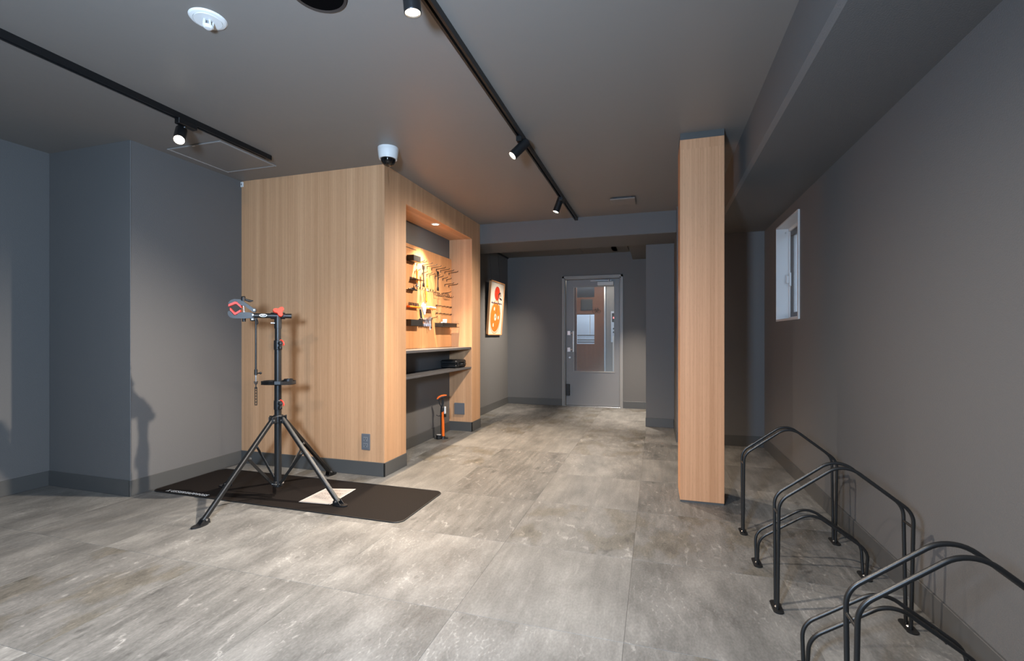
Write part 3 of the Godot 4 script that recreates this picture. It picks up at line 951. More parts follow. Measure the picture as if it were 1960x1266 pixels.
	var flat := Transform3D(Basis(tb.basis.x, tb.basis.z, -tb.basis.y), tb.origin)
	var tray := obj("tool_tray", MB.new().prism(out, 0.004, flat), m.black, t)
	var rim := MB.new()
	for k in out.size():
		var p := out[k]
		var q := out[(k + 1) % out.size()]
		var pi := p * 0.965
		var qi := q * 0.965
		var rh := 0.022
		var nn := tb.basis * Vector3(p.x + q.x, 0, p.y + q.y).normalized()
		var A := func(v: Vector2, y: float) -> Vector3: return tb * Vector3(v.x, y, v.y)
		rim.quad(A.call(p, -0.002), A.call(q, -0.002), A.call(q, rh), A.call(p, rh), nn)
		rim.quad(A.call(pi, -0.002), A.call(qi, -0.002), A.call(qi, rh), A.call(pi, rh), -nn)
		rim.quad(A.call(p, rh), A.call(q, rh), A.call(qi, rh), A.call(pi, rh), Vector3.UP)
	obj("rim", rim, m.black, tray)
	obj("divider", MB.new().lathe([Vector2(0.021, 0), Vector2(0.030, 0), Vector2(0.030, 0.024), Vector2(0.021, 0.026)], 20, Transform3D(Basis(), Vector3(0, 0.768, 0))), m.black, tray)
	obj("divider", MB.new().lathe([Vector2(0.026, 0), Vector2(0.030, 0), Vector2(0.030, 0.034), Vector2(0.026, 0.034)], 20, Transform3D(tb.basis, tb * Vector3(0.062, 0, -0.01))), m.black, tray)
	# head: T-joint, arm and clamp, in a frame whose x runs out along the arm
	var ex := Vector3(-0.806, 0, 0.592)
	var ez := ex.cross(Vector3.UP)
	var hd := Transform3D(Basis(ex, Vector3.UP, ez), Vector3(0, 1.236, 0))
	var fz := signf(ez.dot(fwd))                 # side of the head that faces the viewer
	var place := func(called: String, mb: MB, ma: Material, parent: Node = t) -> MeshInstance3D:
		var node := obj(called, mb, ma, parent)
		if parent == t:
			node.transform = hd
		return node
	var tj := MB.new()
	tj.cyl(Vector3(0, -0.088, 0), Vector3(0, 0.0, 0), 0.0235, 24, 0.002)
	tj.cyl(Vector3(-0.045, 0, 0), Vector3(0.045, 0, 0), 0.0225, 24, 0.003)
	tj.box(Vector3(-0.016, 0.012, fz * 0.004 - 0.012), Vector3(0.024, 0.036, fz * 0.004 + 0.012), 0.004)
	var joint: MeshInstance3D = place.call("head_joint", tj, m.black)
	place.call("bolt", MB.new().cyl(Vector3(0.018, -0.050, fz * 0.012), Vector3(0.042, -0.050, fz * 0.012), 0.006, 12, 0.001), m.steel, joint)
	place.call("arm", MB.new().cyl(Vector3(-0.085, 0, 0), Vector3(0.20, 0, 0), 0.0165, 24, 0.001), m.tube)
	# three-lobed tightening knob
	var knob := PackedVector2Array()
	for k in 36:
		var an := TAU * k / 36
		var rr := 0.028 + 0.010 * cos(3.0 * an - 0.4)
		knob.append(Vector2(cos(an) * rr, sin(an) * rr))
	var kx := Transform3D(Basis(Vector3.UP, 0.25).rotated(Vector3.RIGHT, -0.35 * fz), Vector3(-0.012, 0.028, fz * 0.042))
	place.call("knob", MB.new().prism(knob, 0.018, kx).cyl(Vector3(-0.012, 0.020, 0), Vector3(-0.012, 0.027, fz * 0.04), 0.006, 10), m.red)
	# oval badge on the arm
	var ov := PackedVector2Array()
	for k in 24:
		ov.append(Vector2(cos(TAU * k / 24) * 0.024, sin(TAU * k / 24) * 0.0105))
	var badge: MeshInstance3D = place.call("badge", MB.new().prism(ov, 0.002, Transform3D(Basis(), Vector3(0.088, 0.001, fz * 0.0165))), m.white)
	var ov2 := PackedVector2Array()
	for p in ov:
		ov2.append(p * Vector2(0.76, 0.60))
	place.call("badge_centre", MB.new().prism(ov2, 0.002, Transform3D(Basis(), Vector3(0.088, 0.001, fz * 0.0175))), m.dark, badge)
	place.call("badge_bar", MB.new().box(Vector3(0.078, -0.001, fz * 0.0185 - 0.001), Vector3(0.098, 0.002, fz * 0.0185 + 0.001)), m.white, badge)
	# lower jaw
	var low := PackedVector2Array([Vector2(0.15, 0.016), Vector2(0.178, 0.021), Vector2(0.208, 0.022), Vector2(0.228, 0.018), Vector2(0.247, 0.002), Vector2(0.256, -0.002), Vector2(0.265, 0.004), Vector2(0.284, 0.028), Vector2(0.296, 0.026), Vector2(0.299, 0.012), Vector2(0.294, -0.004), Vector2(0.282, -0.016), Vector2(0.262, -0.021), Vector2(0.21, -0.022), Vector2(0.15, -0.017)])
	place.call("lower_jaw", MB.new().prism(low, 0.034), m.black)
	var up2 := PackedVector2Array([Vector2(0.135, 0.046), Vector2(0.150, 0.050), Vector2(0.206, 0.093), Vector2(0.225, 0.106), Vector2(0.262, 0.108), Vector2(0.283, 0.099), Vector2(0.296, 0.082), Vector2(0.292, 0.074), Vector2(0.276, 0.079), Vector2(0.254, 0.092), Vector2(0.246, 0.092), Vector2(0.222, 0.066), Vector2(0.200, 0.064), Vector2(0.150, 0.022), Vector2(0.138, 0.022), Vector2(0.131, 0.034)])
	place.call("upper_jaw", MB.new().prism(up2, 0.030), m.black)
	for q in [[[0.224, 0.023], [0.252, 0.003], [0.259, 0.003], [0.285, 0.034]], [[0.220, 0.064], [0.246, 0.090], [0.256, 0.090], [0.294, 0.072]]]:
		var sgn := 1.0 if q[0][1] < 0.05 else -1.0
		var pts := []
		for p in q:
			pts.append(Vector2(p[0], p[1]))
		var poly := PackedVector2Array()
		for p in pts:
			poly.append(p)
		for k in range(pts.size() - 1, -1, -1):
			poly.append(pts[k] + Vector2(0, sgn * 0.015))
		place.call("jaw_pad", MB.new().prism(poly, 0.040), m.red)
	place.call("tightening_bolt", MB.new().cyl(Vector3(0.205, -0.03, 0), Vector3(0.209, 0.104, 0), 0.0042, 10).cyl(Vector3(0.205, 0.018, 0), Vector3(0.205, 0.026, 0), 0.009, 12), m.steel)
	place.call("quick_release", MB.new().cyl(Vector3(0.209, 0.096, -0.013), Vector3(0.209, 0.122, -0.013), 0.011, 12, 0.002).cyl(Vector3(0.222, 0.118, 0), Vector3(0.198, 0.118, 0), 0.011, 12, 0.002).tube([Vector3(0.206, 0.112, 0.004), Vector3(0.190, 0.104, 0.006), Vector3(0.170, 0.098, 0.008), Vector3(0.152, 0.100, 0.008)], [0.006, 0.008, 0.008, 0.003], 10), m.dark)
	place.call("nut", MB.new().cyl(Vector3(0.206, -0.042, 0), Vector3(0.206, -0.022, 0), 0.011, 6), m.dark)
	for b in [[0.150, 0.004], [0.153, -0.027], [0.142, 0.036]]:
		place.call("rivet", MB.new().cyl(Vector3(b[0], b[1], -0.021), Vector3(b[0], b[1], 0.021), 0.0065, 12, 0.002), m.steel)
	place.call("lug", MB.new().box(Vector3(0.138, -0.038, -0.014), Vector3(0.168, -0.012, 0.014), 0.005), m.black)
	# hanging handlebar holder
	var hx := hd * Vector3(0.134, 0, fz * 0.004)
	var rod := obj("handlebar_rod", MB.new().cyl(hx + Vector3(0, -0.02, 0), Vector3(hx.x, 0.862, hx.z), 0.0062, 12).cyl(Vector3(hx.x, 0.834, hx.z), Vector3(hx.x, 0.872, hx.z), 0.0105, 14, 0.002), m.tube, t)
	obj("strap_loop", MB.new().tube([hx + Vector3(0.0, 0.0, 0.0), hx + right * 0.010 + Vector3(0, -0.03, 0), hx + right * 0.013 + Vector3(0, -0.052, 0), hx + right * 0.006 + Vector3(0, -0.060, 0)], 0.0035, 8), m.dark, rod)
	obj("slide", MB.new().cyl(Vector3(hx.x, 0.790, hx.z), Vector3(hx.x, 0.84, hx.z), 0.0045, 12), m.steel, rod)
	obj("thumb_knob", MB.new().ball(Vector3(hx.x, 0.847, hx.z) + right * 0.032, 0.0085).cyl(Vector3(hx.x, 0.845, hx.z), Vector3(hx.x, 0.847, hx.z) + right * 0.03, 0.004, 10), m.dark, rod)
	obj("hook", MB.new().tube([Vector3(hx.x, 0.792, hx.z) - right * 0.011, Vector3(hx.x, 0.777, hx.z) - right * 0.008, Vector3(hx.x, 0.768, hx.z), Vector3(hx.x, 0.777, hx.z) + right * 0.008, Vector3(hx.x, 0.792, hx.z) + right * 0.011], 0.0035, 8).cyl(Vector3(hx.x, 0.74, hx.z), Vector3(hx.x, 0.79, hx.z), 0.0035, 8), m.groove, rod)
	var st := MB.new()
	var sx := Transform3D(Basis(right, Vector3.UP, fwd), Vector3(hx.x, 0, hx.z))
	for s in [-1.0, 1.0]:
		st.box(Vector3(s * 0.0065 - 0.0022, 0.628, -0.002), Vector3(s * 0.0065 + 0.0022, 0.752, 0.002), 0.001, sx)
	for k in 7:
		st.box(Vector3(-0.0065, 0.629 + k * 0.0198, -0.002), Vector3(0.0065, 0.6335 + k * 0.0198, 0.002), 0.001, sx)
	obj("rubber_strap", st, m.tube, rod)

# ------------------------------------------------------------------ mat and leaflet
func build_mat() -> void:
	var t := thing("floor_mat", "long thin black floor mat under the repair stand", "mat", P(-2.43, 0, 2.735))
	var poly := PackedVector2Array()
	var hx := 0.998
	var hz := 0.292
	var r := 0.055
	for q in [[1, 1, 0], [-1, 1, 90], [-1, -1, 180], [1, -1, 270]]:
		for k in 7:
			var a := deg_to_rad(q[2] + k * 15.0)
			poly.append(Vector2(q[0] * (hx - r) + cos(a) * r, q[1] * (hz - r) + sin(a) * r))
	var flat := Basis(Vector3.RIGHT, Vector3(0, 0, -1), Vector3.UP)
	obj("sheet", MB.new().prism(poly, 0.004, Transform3D(flat, Vector3(0, 0.002, 0))), m.mat, t)
	var edge := []
	for p in poly:
		edge.append(Vector3(p.x, 0.0032, -p.y))
	obj("bound_edge", MB.new().tube(edge, 0.0034, 8, false, true), m.dark, t)
	var fold := MB.new()
	fold.tube([Vector3(0.42, 0.0035, -0.285), Vector3(0.40, 0.0035, 0.0), Vector3(0.385, 0.0035, 0.285)], 0.0022, 8)
	obj("crease", fold, m.mat, t)
	var tm := TextMesh.new()
	tm.text = "X USSERTAPPROSS"
	var font := SystemFont.new()
	font.font_names = PackedStringArray(["Droid Sans"])
	font.font_weight = 700
	tm.font = font
	tm.font_size = 24
	tm.pixel_size = 0.0018
	tm.depth = 0.0008
	var tx := obj("lettering", tm, m.white, t)
	tx.transform = Transform3D(Basis(Vector3.RIGHT, Vector3(0, 0, -1), Vector3.UP), Vector3(-0.70, 0.0042, 0.255))
	# printed leaflet
	var w := 128
	var h := 180
	var im := Image.create(w, h, false, Image.FORMAT_RGB8)
	im.fill(Color8(168, 160, 153))
	im.fill_rect(Rect2i(0, 0, w, 5), Color8(196, 190, 184)); im.fill_rect(Rect2i(0, h - 5, w, 5), Color8(196, 190, 184))
	im.fill_rect(Rect2i(0, 0, 5, h), Color8(196, 190, 184)); im.fill_rect(Rect2i(w - 5, 0, 5, h), Color8(196, 190, 184))
	var rng := RandomNumberGenerator.new()
	rng.seed = 4
	for k in PAPER_LINES:
		var y: int = [20, 30, 62, 74, 84, 96, 106, 116, 126][k]
		var x := 18
		while x < 108:
			var l := rng.randi_range(5, 14)
			im.fill_rect(Rect2i(x, y, mini(l, 110 - x), 3 if k != 2 else 5), Color8(98, 86, 80))
			x += l + 3
			if rng.randf() < 0.05:
				break
	var pm := mat(Color.WHITE, 0.5)
	pm.albedo_texture = ImageTexture.create_from_image(im)
	var lf := thing("leaflet", "white printed leaflet lying on the black mat under a leg", "leaflet", P(-2.153, 0.0042, 2.718))
	var a := Vector2(-0.106, 0.164)
	var pp := [P(-2.259, 0.005, 2.560), P(-2.026, 0.005, 2.580), P(-2.054, 0.005, 2.895), P(-2.270, 0.005, 2.840)]
	var mb := MB.new()
	var uvs := [Vector2(0, 1), Vector2(1, 1), Vector2(1, 0), Vector2(0, 0)]
	for k in 4:
		pp[k] -= lf.position
	mb.quad(pp[0], pp[1], pp[2], pp[3], Vector3.UP, uvs[0], uvs[1], uvs[2], uvs[3])
	for k in 4:
		var p: Vector3 = pp[k]
		var q: Vector3 = pp[(k + 1) % 4]
		mb.quad(p, q, q + Vector3(0, -0.0007, 0), p + Vector3(0, -0.0007, 0), ((p + q) * 0.5).normalized(), Vector2.ZERO, Vector2.ZERO, Vector2.ZERO, Vector2.ZERO)
	obj("sheet", mb, pm, lf)

# ------------------------------------------------------------------ floor pump
func build_pump() -> void:
	var t := thing("floor_pump", "orange floor pump with black handle standing in the niche", "bicycle pump", P(-2.182, 0, 4.61))
	var base := MB.new()
	var poly := PackedVector2Array()
	for k in 24:
		var a := TAU * k / 24
		poly.append(Vector2(cos(a) * 0.034, sin(a) * 0.028))
	var flat := Basis(Vector3.RIGHT, Vector3(0, 0, -1), Vector3.UP)
	base.box(Vector3(-0.062, 0, -0.024), Vector3(0.062, 0.012, 0.024), 0.006, Transform3D(Basis(Vector3.UP, 0.35), Vector3(-0.008, 0, 0)))
	base.lathe([Vector2(0, 0), Vector2(0.030, 0), Vector2(0.033, 0.006), Vector2(0.033, 0.042), Vector2(0.030, 0.046), Vector2(0, 0.046)], 24, Transform3D(Basis(), Vector3(-0.038, 0, 0.022)))
	base.lathe([Vector2(0.028, 0), Vector2(0.024, 0.016), Vector2(0.016, 0.03)], 20)
	obj("base", base, m.black, t)
	obj("gauge", MB.new().lathe([Vector2(0, 0.0475), Vector2(0.024, 0.0475), Vector2(0.027, 0.046)], 24, Transform3D(Basis(), Vector3(-0.038, 0, 0.022))), m.offwhite, t)
	var lean := Vector3(-0.010, 0, 0.0)
	obj("barrel", MB.new().tube([Vector3(0, 0.016, 0), Vector3(0, 0.02, 0), lean * 0.6 + Vector3(0, 0.30, 0), lean * 0.6 + Vector3(0, 0.304, 0)], [0.014, 0.0165, 0.0145, 0.013], 20), m.orange, t)
	obj("hose", MB.new().tube([Vector3(-0.016, 0.03, 0.014), Vector3(-0.020, 0.16, 0.012), Vector3(-0.024, 0.27, 0.010), Vector3(-0.022, 0.33, 0.004)], 0.006, 10), m.dark, t)
	obj("neck", MB.new().lathe([Vector2(0, 0.285), Vector2(0.017, 0.287), Vector2(0.019, 0.30), Vector2(0.018, 0.335), Vector2(0.010, 0.345), Vector2(0.006, 0.42)], 18, Transform3D(Basis(), lean)), m.black, t)
	var hs := MB.new()
	hs.tube([lean + Vector3(-0.004, 0.33, 0), lean + Vector3(-0.026, 0.375, 0.012), lean + Vector3(-0.036, 0.43, 0.016)], 0.006, 10)
	obj("yoke", hs, m.black, t)
	hs = MB.new()
	hs.tube([lean + Vector3(0.004, 0.33, 0), lean + Vector3(0.010, 0.375, -0.004), lean + Vector3(0.010, 0.44, -0.004)], 0.007, 10)
	obj("yoke", hs, m.black, t)
	obj("handle", MB.new().tube([lean + Vector3(-0.050, 0.425, 0.022), lean + Vector3(-0.036, 0.444, 0.016), lean + Vector3(-0.010, 0.458, 0.004), lean + Vector3(0.020, 0.464, -0.008), lean + Vector3(0.044, 0.466, -0.016)], [0.007, 0.011, 0.012, 0.011, 0.006], 14), m.orange, t)
	obj("grip", MB.new().tube([lean + Vector3(-0.044, 0.418, 0.018), lean + Vector3(-0.010, 0.444, 0.004), lean + Vector3(0.030, 0.456, -0.012)], [0.008, 0.013, 0.009], 12), m.black, t)
	obj("hose_head", MB.new().box(Vector3(0.012, 0.268, -0.012), Vector3(0.030, 0.345, 0.010), 0.004), m.white, t)
	obj("chuck", MB.new().box(Vector3(0.012, 0.232, -0.012), Vector3(0.034, 0.268, 0.010), 0.005).tube([Vector3(-0.012, 0.255, 0.012), Vector3(-0.040, 0.245, 0.030), Vector3(-0.062, 0.258, 0.04)], [0.006, 0.005, 0.004], 8), m.dark, t)

# ------------------------------------------------------------------ framed print
func build_picture() -> void:
	var w := 256
	var h := 320
	var im := Image.create(w, h, false, Image.FORMAT_RGB8)
	var cream := Color8(232, 222, 206)
	var orange := Color8(222, 128, 42)
	for y in h:
		for x in w:
			var c := cream
			var p := Vector2(x, y)
			var q := p.distance_to(Vector2(124, 214))
			if q < 104 and q > 98:
				c = Color8(226, 160, 90)
			if q < 92:
				c = orange
			if q < 22:
				c = cream
			if q < 7:
				c = Color8(70, 50, 40)
			for k in 3:
				if p.distance_to(Vector2(124, 214) + Vector2(0, -58).rotated(k * TAU / 3.0 - 0.5)) < 12:
					c = cream
			if Vector2((p.x - 134) * 0.85, p.y - 66).length() < 44:
				c = Color8(216, 62, 34)
			if y > 122 and y < 132 and (int(x / 9.0) % 4 != 3) and x > 24 and x < 236:
				c = Color8(70, 62, 78)
			# frame tube, stem and bars
			for e in [[168, 72, 128, 214, 4], [168, 110, 214, 190, 3], [160, 70, 196, 58, 5], [196, 58, 206, 78, 5], [160, 70, 150, 96, 4], [186, 92, 226, 100, 6]]:
				var pa := Vector2(e[0], e[1])
				var pb := Vector2(e[2], e[3])
				if Geometry2D.get_closest_point_to_segment(p, pa, pb).distance_to(p) < e[4]:
					c = Color8(58, 50, 52) if e[4] > 4 else Color8(120, 84, 62)
			im.set_pixel(x, y, c)
	var pm := mat(Color.WHITE, 0.35)
	pm.albedo_color = Color(0.86, 0.86, 0.86)
	pm.albedo_texture = ImageTexture.create_from_image(im)
	var t := thing("framed_print", "oak-framed orange and red bicycle print hanging on the corridor wall", "framed picture", P(-2.322, 1.12, 6.615))
	# the frame hangs from wires and leans out at the top; local x along the wall (away), y up, z out of the wall
	var ux := Vector3(0, 0, -1)
	var uy := Vector3(0.055, 0.785, 0).normalized()
	var uz := uy.cross(ux).normalized()
	if uz.x < 0:
		uz = -uz
	var xf := Transform3D(Basis(ux, uy, uz), Vector3(0.004, 0, 0))
	var hw := 0.315
	var hh := 0.79
	var fr := MB.new()
	for s in [-1.0, 1.0]:
		fr.box(Vector3(s * (hw - 0.008) - 0.008, 0, 0), Vector3(s * (hw - 0.008) + 0.008, hh, 0.034), 0.002, xf)
	fr.box(Vector3(-hw, 0, 0), Vector3(hw, 0.016, 0.034), 0.002, xf)
	fr.box(Vector3(-hw, hh - 0.016, 0), Vector3(hw, hh, 0.034), 0.002, xf)
	obj("frame", fr, m.framewood, t)
	obj("backing", MB.new().box(Vector3(-hw + 0.01, 0.01, 0.006), Vector3(hw - 0.01, hh - 0.01, 0.016), 0.0, xf), m.dark, t)
	var pr := MB.new()
	pr.quad(xf * Vector3(-hw + 0.015, 0.015, 0.02), xf * Vector3(hw - 0.015, 0.015, 0.02), xf * Vector3(hw - 0.015, hh - 0.015, 0.02), xf * Vector3(-hw + 0.015, hh - 0.015, 0.02), uz, Vector2(0, 1), Vector2(1, 1), Vector2(1, 0), Vector2(0, 0))
	obj("print", pr, pm, t)
	for s in [-1.0, 1.0]:
		obj("wire", MB.new().cyl(xf * Vector3(s * 0.2, hh - 0.05, 0.0), Vector3(0.012, 1.243, -s * 0.2), 0.0015, 6), m.groove, t)

# ------------------------------------------------------------------ plates on the walls, case on the shelf
func build_wall_plates() -> void:
	var t := thing("power_outlet", "grey double power outlet low on the oak front panel", "power outlet", P(-2.194, 0.264, 3.225))
	obj("plate", MB.new().box(Vector3(-0.039, -0.064, 0), Vector3(0.039, 0.064, 0.009), 0.003), m.plate, t)
	for y in [-0.026, 0.022]:
		var s := obj("socket", MB.new().box(Vector3(-0.019, y - 0.017, 0.009), Vector3(0.019, y + 0.017, 0.011), 0.002), m.grey, t)
		for x in [-0.010, 0.006]:
			obj("slot", MB.new().box(Vector3(x, y - 0.002, 0.0105), Vector3(x + 0.004, y + 0.011, 0.0118)), m.dark, s)
		obj("earth_hole", MB.new().cyl(Vector3(0, y - 0.009, 0.0105), Vector3(0, y - 0.009, 0.0118), 0.004, 10), m.dark, s)
	t = thing("blank_plate", "square grey blank cover plate on the niche's oak end", "cover plate", P(-2.183, 0.258, 5.055))
	obj("plate", MB.new().box(Vector3(-0.064, -0.067, 0), Vector3(0.064, 0.067, 0.011), 0.003), m.plate, t)
	t = thing("door_contact", "tiny white contact sensor at the oak panel's upper left corner", "sensor", P(-3.435, 2.418, 3.225))
	obj("body", MB.new().box(Vector3(-0.014, -0.022, 0), Vector3(0.014, 0.022, 0.012), 0.003), m.white, t)
	obj("button", MB.new().box(Vector3(-0.005, -0.008, 0.012), Vector3(0.005, 0.008, 0.014), 0.001), m.grey, t)
	# moulded tool case
	t = thing("tool_case", "black moulded plastic tool case on the lower niche shelf", "tool case", P(-2.17, 0.746, 4.89))
	for y in [[0.002, 0.043], [0.046, 0.088]]:
		obj("shell", MB.new().box(Vector3(-0.12, y[0], -0.15), Vector3(0.075, y[1], 0.13), 0.014), m.dark, t)
	obj("seam", MB.new().box(Vector3(-0.115, 0.04, -0.145), Vector3(0.07, 0.05, 0.125)), m.black, t)
	obj("handle", MB.new().tube([Vector3(0.07, 0.044, -0.05), Vector3(0.104, 0.044, -0.05), Vector3(0.108, 0.044, 0.0), Vector3(0.104, 0.044, 0.035), Vector3(0.07, 0.044, 0.035)], 0.009, 10), m.black, t)
	for z in [-0.105, 0.09]:
		obj("latch", MB.new().box(Vector3(0.072, 0.024, z - 0.016), Vector3(0.082, 0.066, z + 0.016), 0.003), m.black, t)

# ------------------------------------------------------------------ tools on the board (front face x = -2.285)
const BX := -2.285

func make_hook(label: String, y: float, d: float, ln: float) -> Node3D:
	var t := thing("peg_hook", label, "peg hook", P(BX, y, d), "dark wire hooks on the tool board")
	obj("plate", MB.new().box(Vector3(0, -0.022, -0.006), Vector3(0.004, 0.006, 0.006), 0.0015), m.hook, t)
	obj("prong", MB.new().tube([Vector3(0.002, 0, 0), Vector3(ln * 0.86, 0.010, 0), Vector3(ln * 0.95, 0.014, 0), Vector3(ln, 0.022, 0)], 0.0035, 8), m.hook, t)
	return t

func make_wrench(called: String, label: String, y0: float, y1: float, d: float) -> void:
	var t := thing(called, label, "wrench", P(BX, y0, d), "wrenches on the tool board")
	var ln := y1 - y0
	obj("shank", MB.new().box(Vector3(0.030, 0.03, -0.008), Vector3(0.038, ln - 0.03, 0.008), 0.003), m.black, t)
	for e in [0, 1]:
		var yc := 0.022 if e == 0 else ln - 0.022
		var s := -1.0 if e == 0 else 1.0
		var jaw := PackedVector2Array([Vector2(-0.010, -0.020), Vector2(-0.019, 0.0), Vector2(-0.017, 0.024), Vector2(-0.009, 0.022), Vector2(-0.008, 0.004), Vector2(0.0, -0.004), Vector2(0.008, 0.004), Vector2(0.009, 0.022), Vector2(0.017, 0.024), Vector2(0.019, 0.0), Vector2(0.010, -0.020)])
		obj("jaw", MB.new().prism(jaw, 0.009, Transform3D(Basis(Vector3(0, 0, -1), Vector3(0, s, 0), Vector3(-s, 0, 0)), Vector3(0.034, yc, 0))), m.black, t)

func make_screwdriver(label: String, y0: float, y1: float, d: float, x: float, tip: bool) -> void:
	var t := thing("screwdriver", label, "screwdriver", P(BX + x, y0, d), "amber screwdrivers on the tool board")
	var ln := y1 - y0
	obj("handle", MB.new().lathe([Vector2(0, ln), Vector2(0.008, ln - 0.002), Vector2(0.0105, ln - 0.02), Vector2(0.008, ln * 0.5), Vector2(0.010, 0.03), Vector2(0.006, 0.012)], 10), m.amber, t)
	obj("shaft", MB.new().cyl(Vector3(0, -0.015, 0), Vector3(0, 0.02, 0), 0.004, 8), m.steel, t)
	if tip:
		obj("cap", MB.new().lathe([Vector2(0, -0.034), Vector2(0.014, -0.030), Vector2(0.017, -0.020), Vector2(0.012, -0.008), Vector2(0, -0.006)], 14), m.steel, t)

func build_tools() -> void:
	# long hooks in the top row, short ones below
	var names := ["first", "second", "third", "fourth", "fifth", "sixth", "seventh", "eighth", "ninth"]
	var top := [4.166, 4.215, 4.334, 4.437, 4.540, 4.650, 4.757, 4.868, 4.979]
	var first: Node3D = null
	for k in 9:
		var lb := "long dark hook in the board's top row, %s from the left end" % names[k]
		if first == null:
			first = make_hook(lb, 1.828, top[k], 0.115)
		else:
			copy(first, P(BX, 1.828, top[k]), lb)
	for k in 2:
		copy(first, P(BX, 1.685, [4.868, 4.974][k]), ["long dark hook alone in the third row, left of the pair", "long dark hook at the third row's right end"][k])
	copy(first, P(BX, 1.578, 4.79), "long dark hook low on the board beside the wire cradle")
	var short := [4.174, 4.329, 4.429, 4.494, 4.62, 4.704, 4.814, 4.918]
	var sf: Node3D = null
	for k in 8:
		var lb := "short dark hook in the board's second row, %s from the left end" % names[k]
		if sf == null:
			sf = make_hook(lb, 1.745, short[k], 0.062)
		else:
			copy(sf, P(BX, 1.745, short[k]), lb)
	for k in 2:
		copy(sf, P(BX, [1.399, 1.293][k], 4.552), ["short dark hook right of the yellow tube tray", "short dark hook above the small hanging key"][k])
	# small curled hooks in a row
	var cf: Node3D = null
	for k in 7:
		var d := 4.22 + k * 0.058
		var lb := "small curled wire hook mid-board, %s of seven from the left" % names[k]
		if cf == null:
			cf = thing("curled_hook", lb, "peg hook", P(BX, 1.582, d), "curled hooks across the board's middle")
			obj("wire", MB.new().tube([Vector3(0, 0.012, 0), Vector3(0.006, -0.006, 0), Vector3(0.020, -0.014, 0), Vector3(0.034, -0.008, 0), Vector3(0.038, 0.008, 0)], 0.0025, 8), m.hook, cf)
			obj("plate", MB.new().box(Vector3(0, -0.004, -0.006), Vector3(0.003, 0.018, 0.006), 0.001), m.hook, cf)
		else:
			copy(cf, P(BX, 1.582, d), lb)
	make_wrench("wrench", "black double-ended wrench hanging on the board's lit left half", 1.600, 1.815, 4.296)
	make_wrench("wrench", "black double-ended wrench hanging on the board's shaded right half", 1.592, 1.800, 4.624)
	make_screwdriver("amber-handled screwdriver with steel end, leftmost on the board", 1.615, 1.765, 4.165, 0.03, true)
	make_screwdriver("amber-handled screwdriver above the yellow tube tray, nearer the top", 1.590, 1.70, 4.383, 0.03, true)
	make_screwdriver("amber-handled screwdriver just over the yellow tube tray", 1.435, 1.560, 4.364, 0.03, false)
	# black box, small shelf, trays
	var t := thing("parts_box", "small open black box at the board's upper left corner", "box", P(BX, 1.826, 4.09))
	obj("shell", open_box(0.075, 0.056, 0.14), m.dark, t)
	t = thing("tool_ledge", "small dark metal ledge below the black box on the board", "ledge", P(BX, 1.655, 4.16))
	obj("ledge", MB.new().box(Vector3(0, 0, -0.085), Vector3(0.075, 0.004, 0.085), 0.001).box(Vector3(0, 0, -0.085), Vector3(0.003, 0.025, 0.085), 0.001), m.hook, t)
	t = thing("pliers", "dark pliers lying in a holder on the board's left edge", "pliers", P(BX, 1.55, 4.07))
	obj("holder", MB.new().box(Vector3(0, -0.004, -0.07), Vector3(0.05, 0, 0.07), 0.001).box(Vector3(0.046, -0.004, -0.07), Vector3(0.05, 0.008, 0.07), 0.001), m.hook, t)
	obj("handle", MB.new().tube([Vector3(0.02, 0.006, 0.05), Vector3(0.03, 0.010, 0.0), Vector3(0.02, 0.008, -0.04)], 0.006, 8), m.dark, t)
	obj("handle", MB.new().tube([Vector3(0.04, 0.006, 0.05), Vector3(0.03, 0.016, 0.0), Vector3(0.035, 0.012, -0.04)], 0.006, 8), m.dark, t)
	t = thing("bit_rail", "orange bit rail with a row of dark bits, left on board", "bit rail", P(BX, 1.39, 4.115))
	obj("rail", MB.new().box(Vector3(0.002, -0.012, -0.105), Vector3(0.040, 0.004, 0.105), 0.004), m.orange, t)
	for k in 8:
		obj("bit", MB.new().cyl(Vector3(0.022, 0.0, -0.088 + k * 0.025), Vector3(0.022, 0.038, -0.088 + k * 0.025), 0.005, 8, 0.001), m.dark, t)
	t = thing("grease_tube_tray", "yellow-lit tray of pale tubes at the board's centre", "tube tray", P(BX, 1.385, 4.445))
	obj("tray", MB.new().box(Vector3(0.002, -0.006, -0.085), Vector3(0.06, 0.006, 0.085), 0.004), m.amber, t)
	for k in 4:
		obj("tube", MB.new().cyl(Vector3(0.012 + 0.014 * k, 0.014, -0.078), Vector3(0.012 + 0.014 * k, 0.016, 0.078), 0.010, 12, 0.002), m.brass if k == 0 else m.offwhite, t)
	t = thing("plastic_bag", "small clear-white plastic bag hanging by the yellow tray", "bag", P(BX, 1.36, 4.28))
	var bag := PackedVector2Array([Vector2(-0.045, 0.03), Vector2(-0.01, 0.07), Vector2(0.03, 0.055), Vector2(0.042, 0.01), Vector2(0.022, -0.045), Vector2(0.005, -0.055), Vector2(-0.02, -0.02)])
	obj("pouch", MB.new().prism(bag, 0.014, Transform3D(Basis(Vector3(0, 0, -1), Vector3.UP, Vector3(1, 0, 0)), Vector3(0.045, 0.01, 0))), m.offwhite, t)
	obj("clip", MB.new().box(Vector3(0.036, 0.07, -0.012), Vector3(0.054, 0.082, 0.012), 0.003), m.steel, t)
	t = thing("cleaning_brush", "black-handled brush standing beside the hex key rack", "brush", P(BX + 0.04, 1.275, 4.24))
	obj("handle", MB.new().tube([Vector3(0, 0.0, 0), Vector3(-0.004, 0.05, 0.004), Vector3(-0.008, 0.095, 0.01)], [0.009, 0.012, 0.009], 12), m.dark, t)
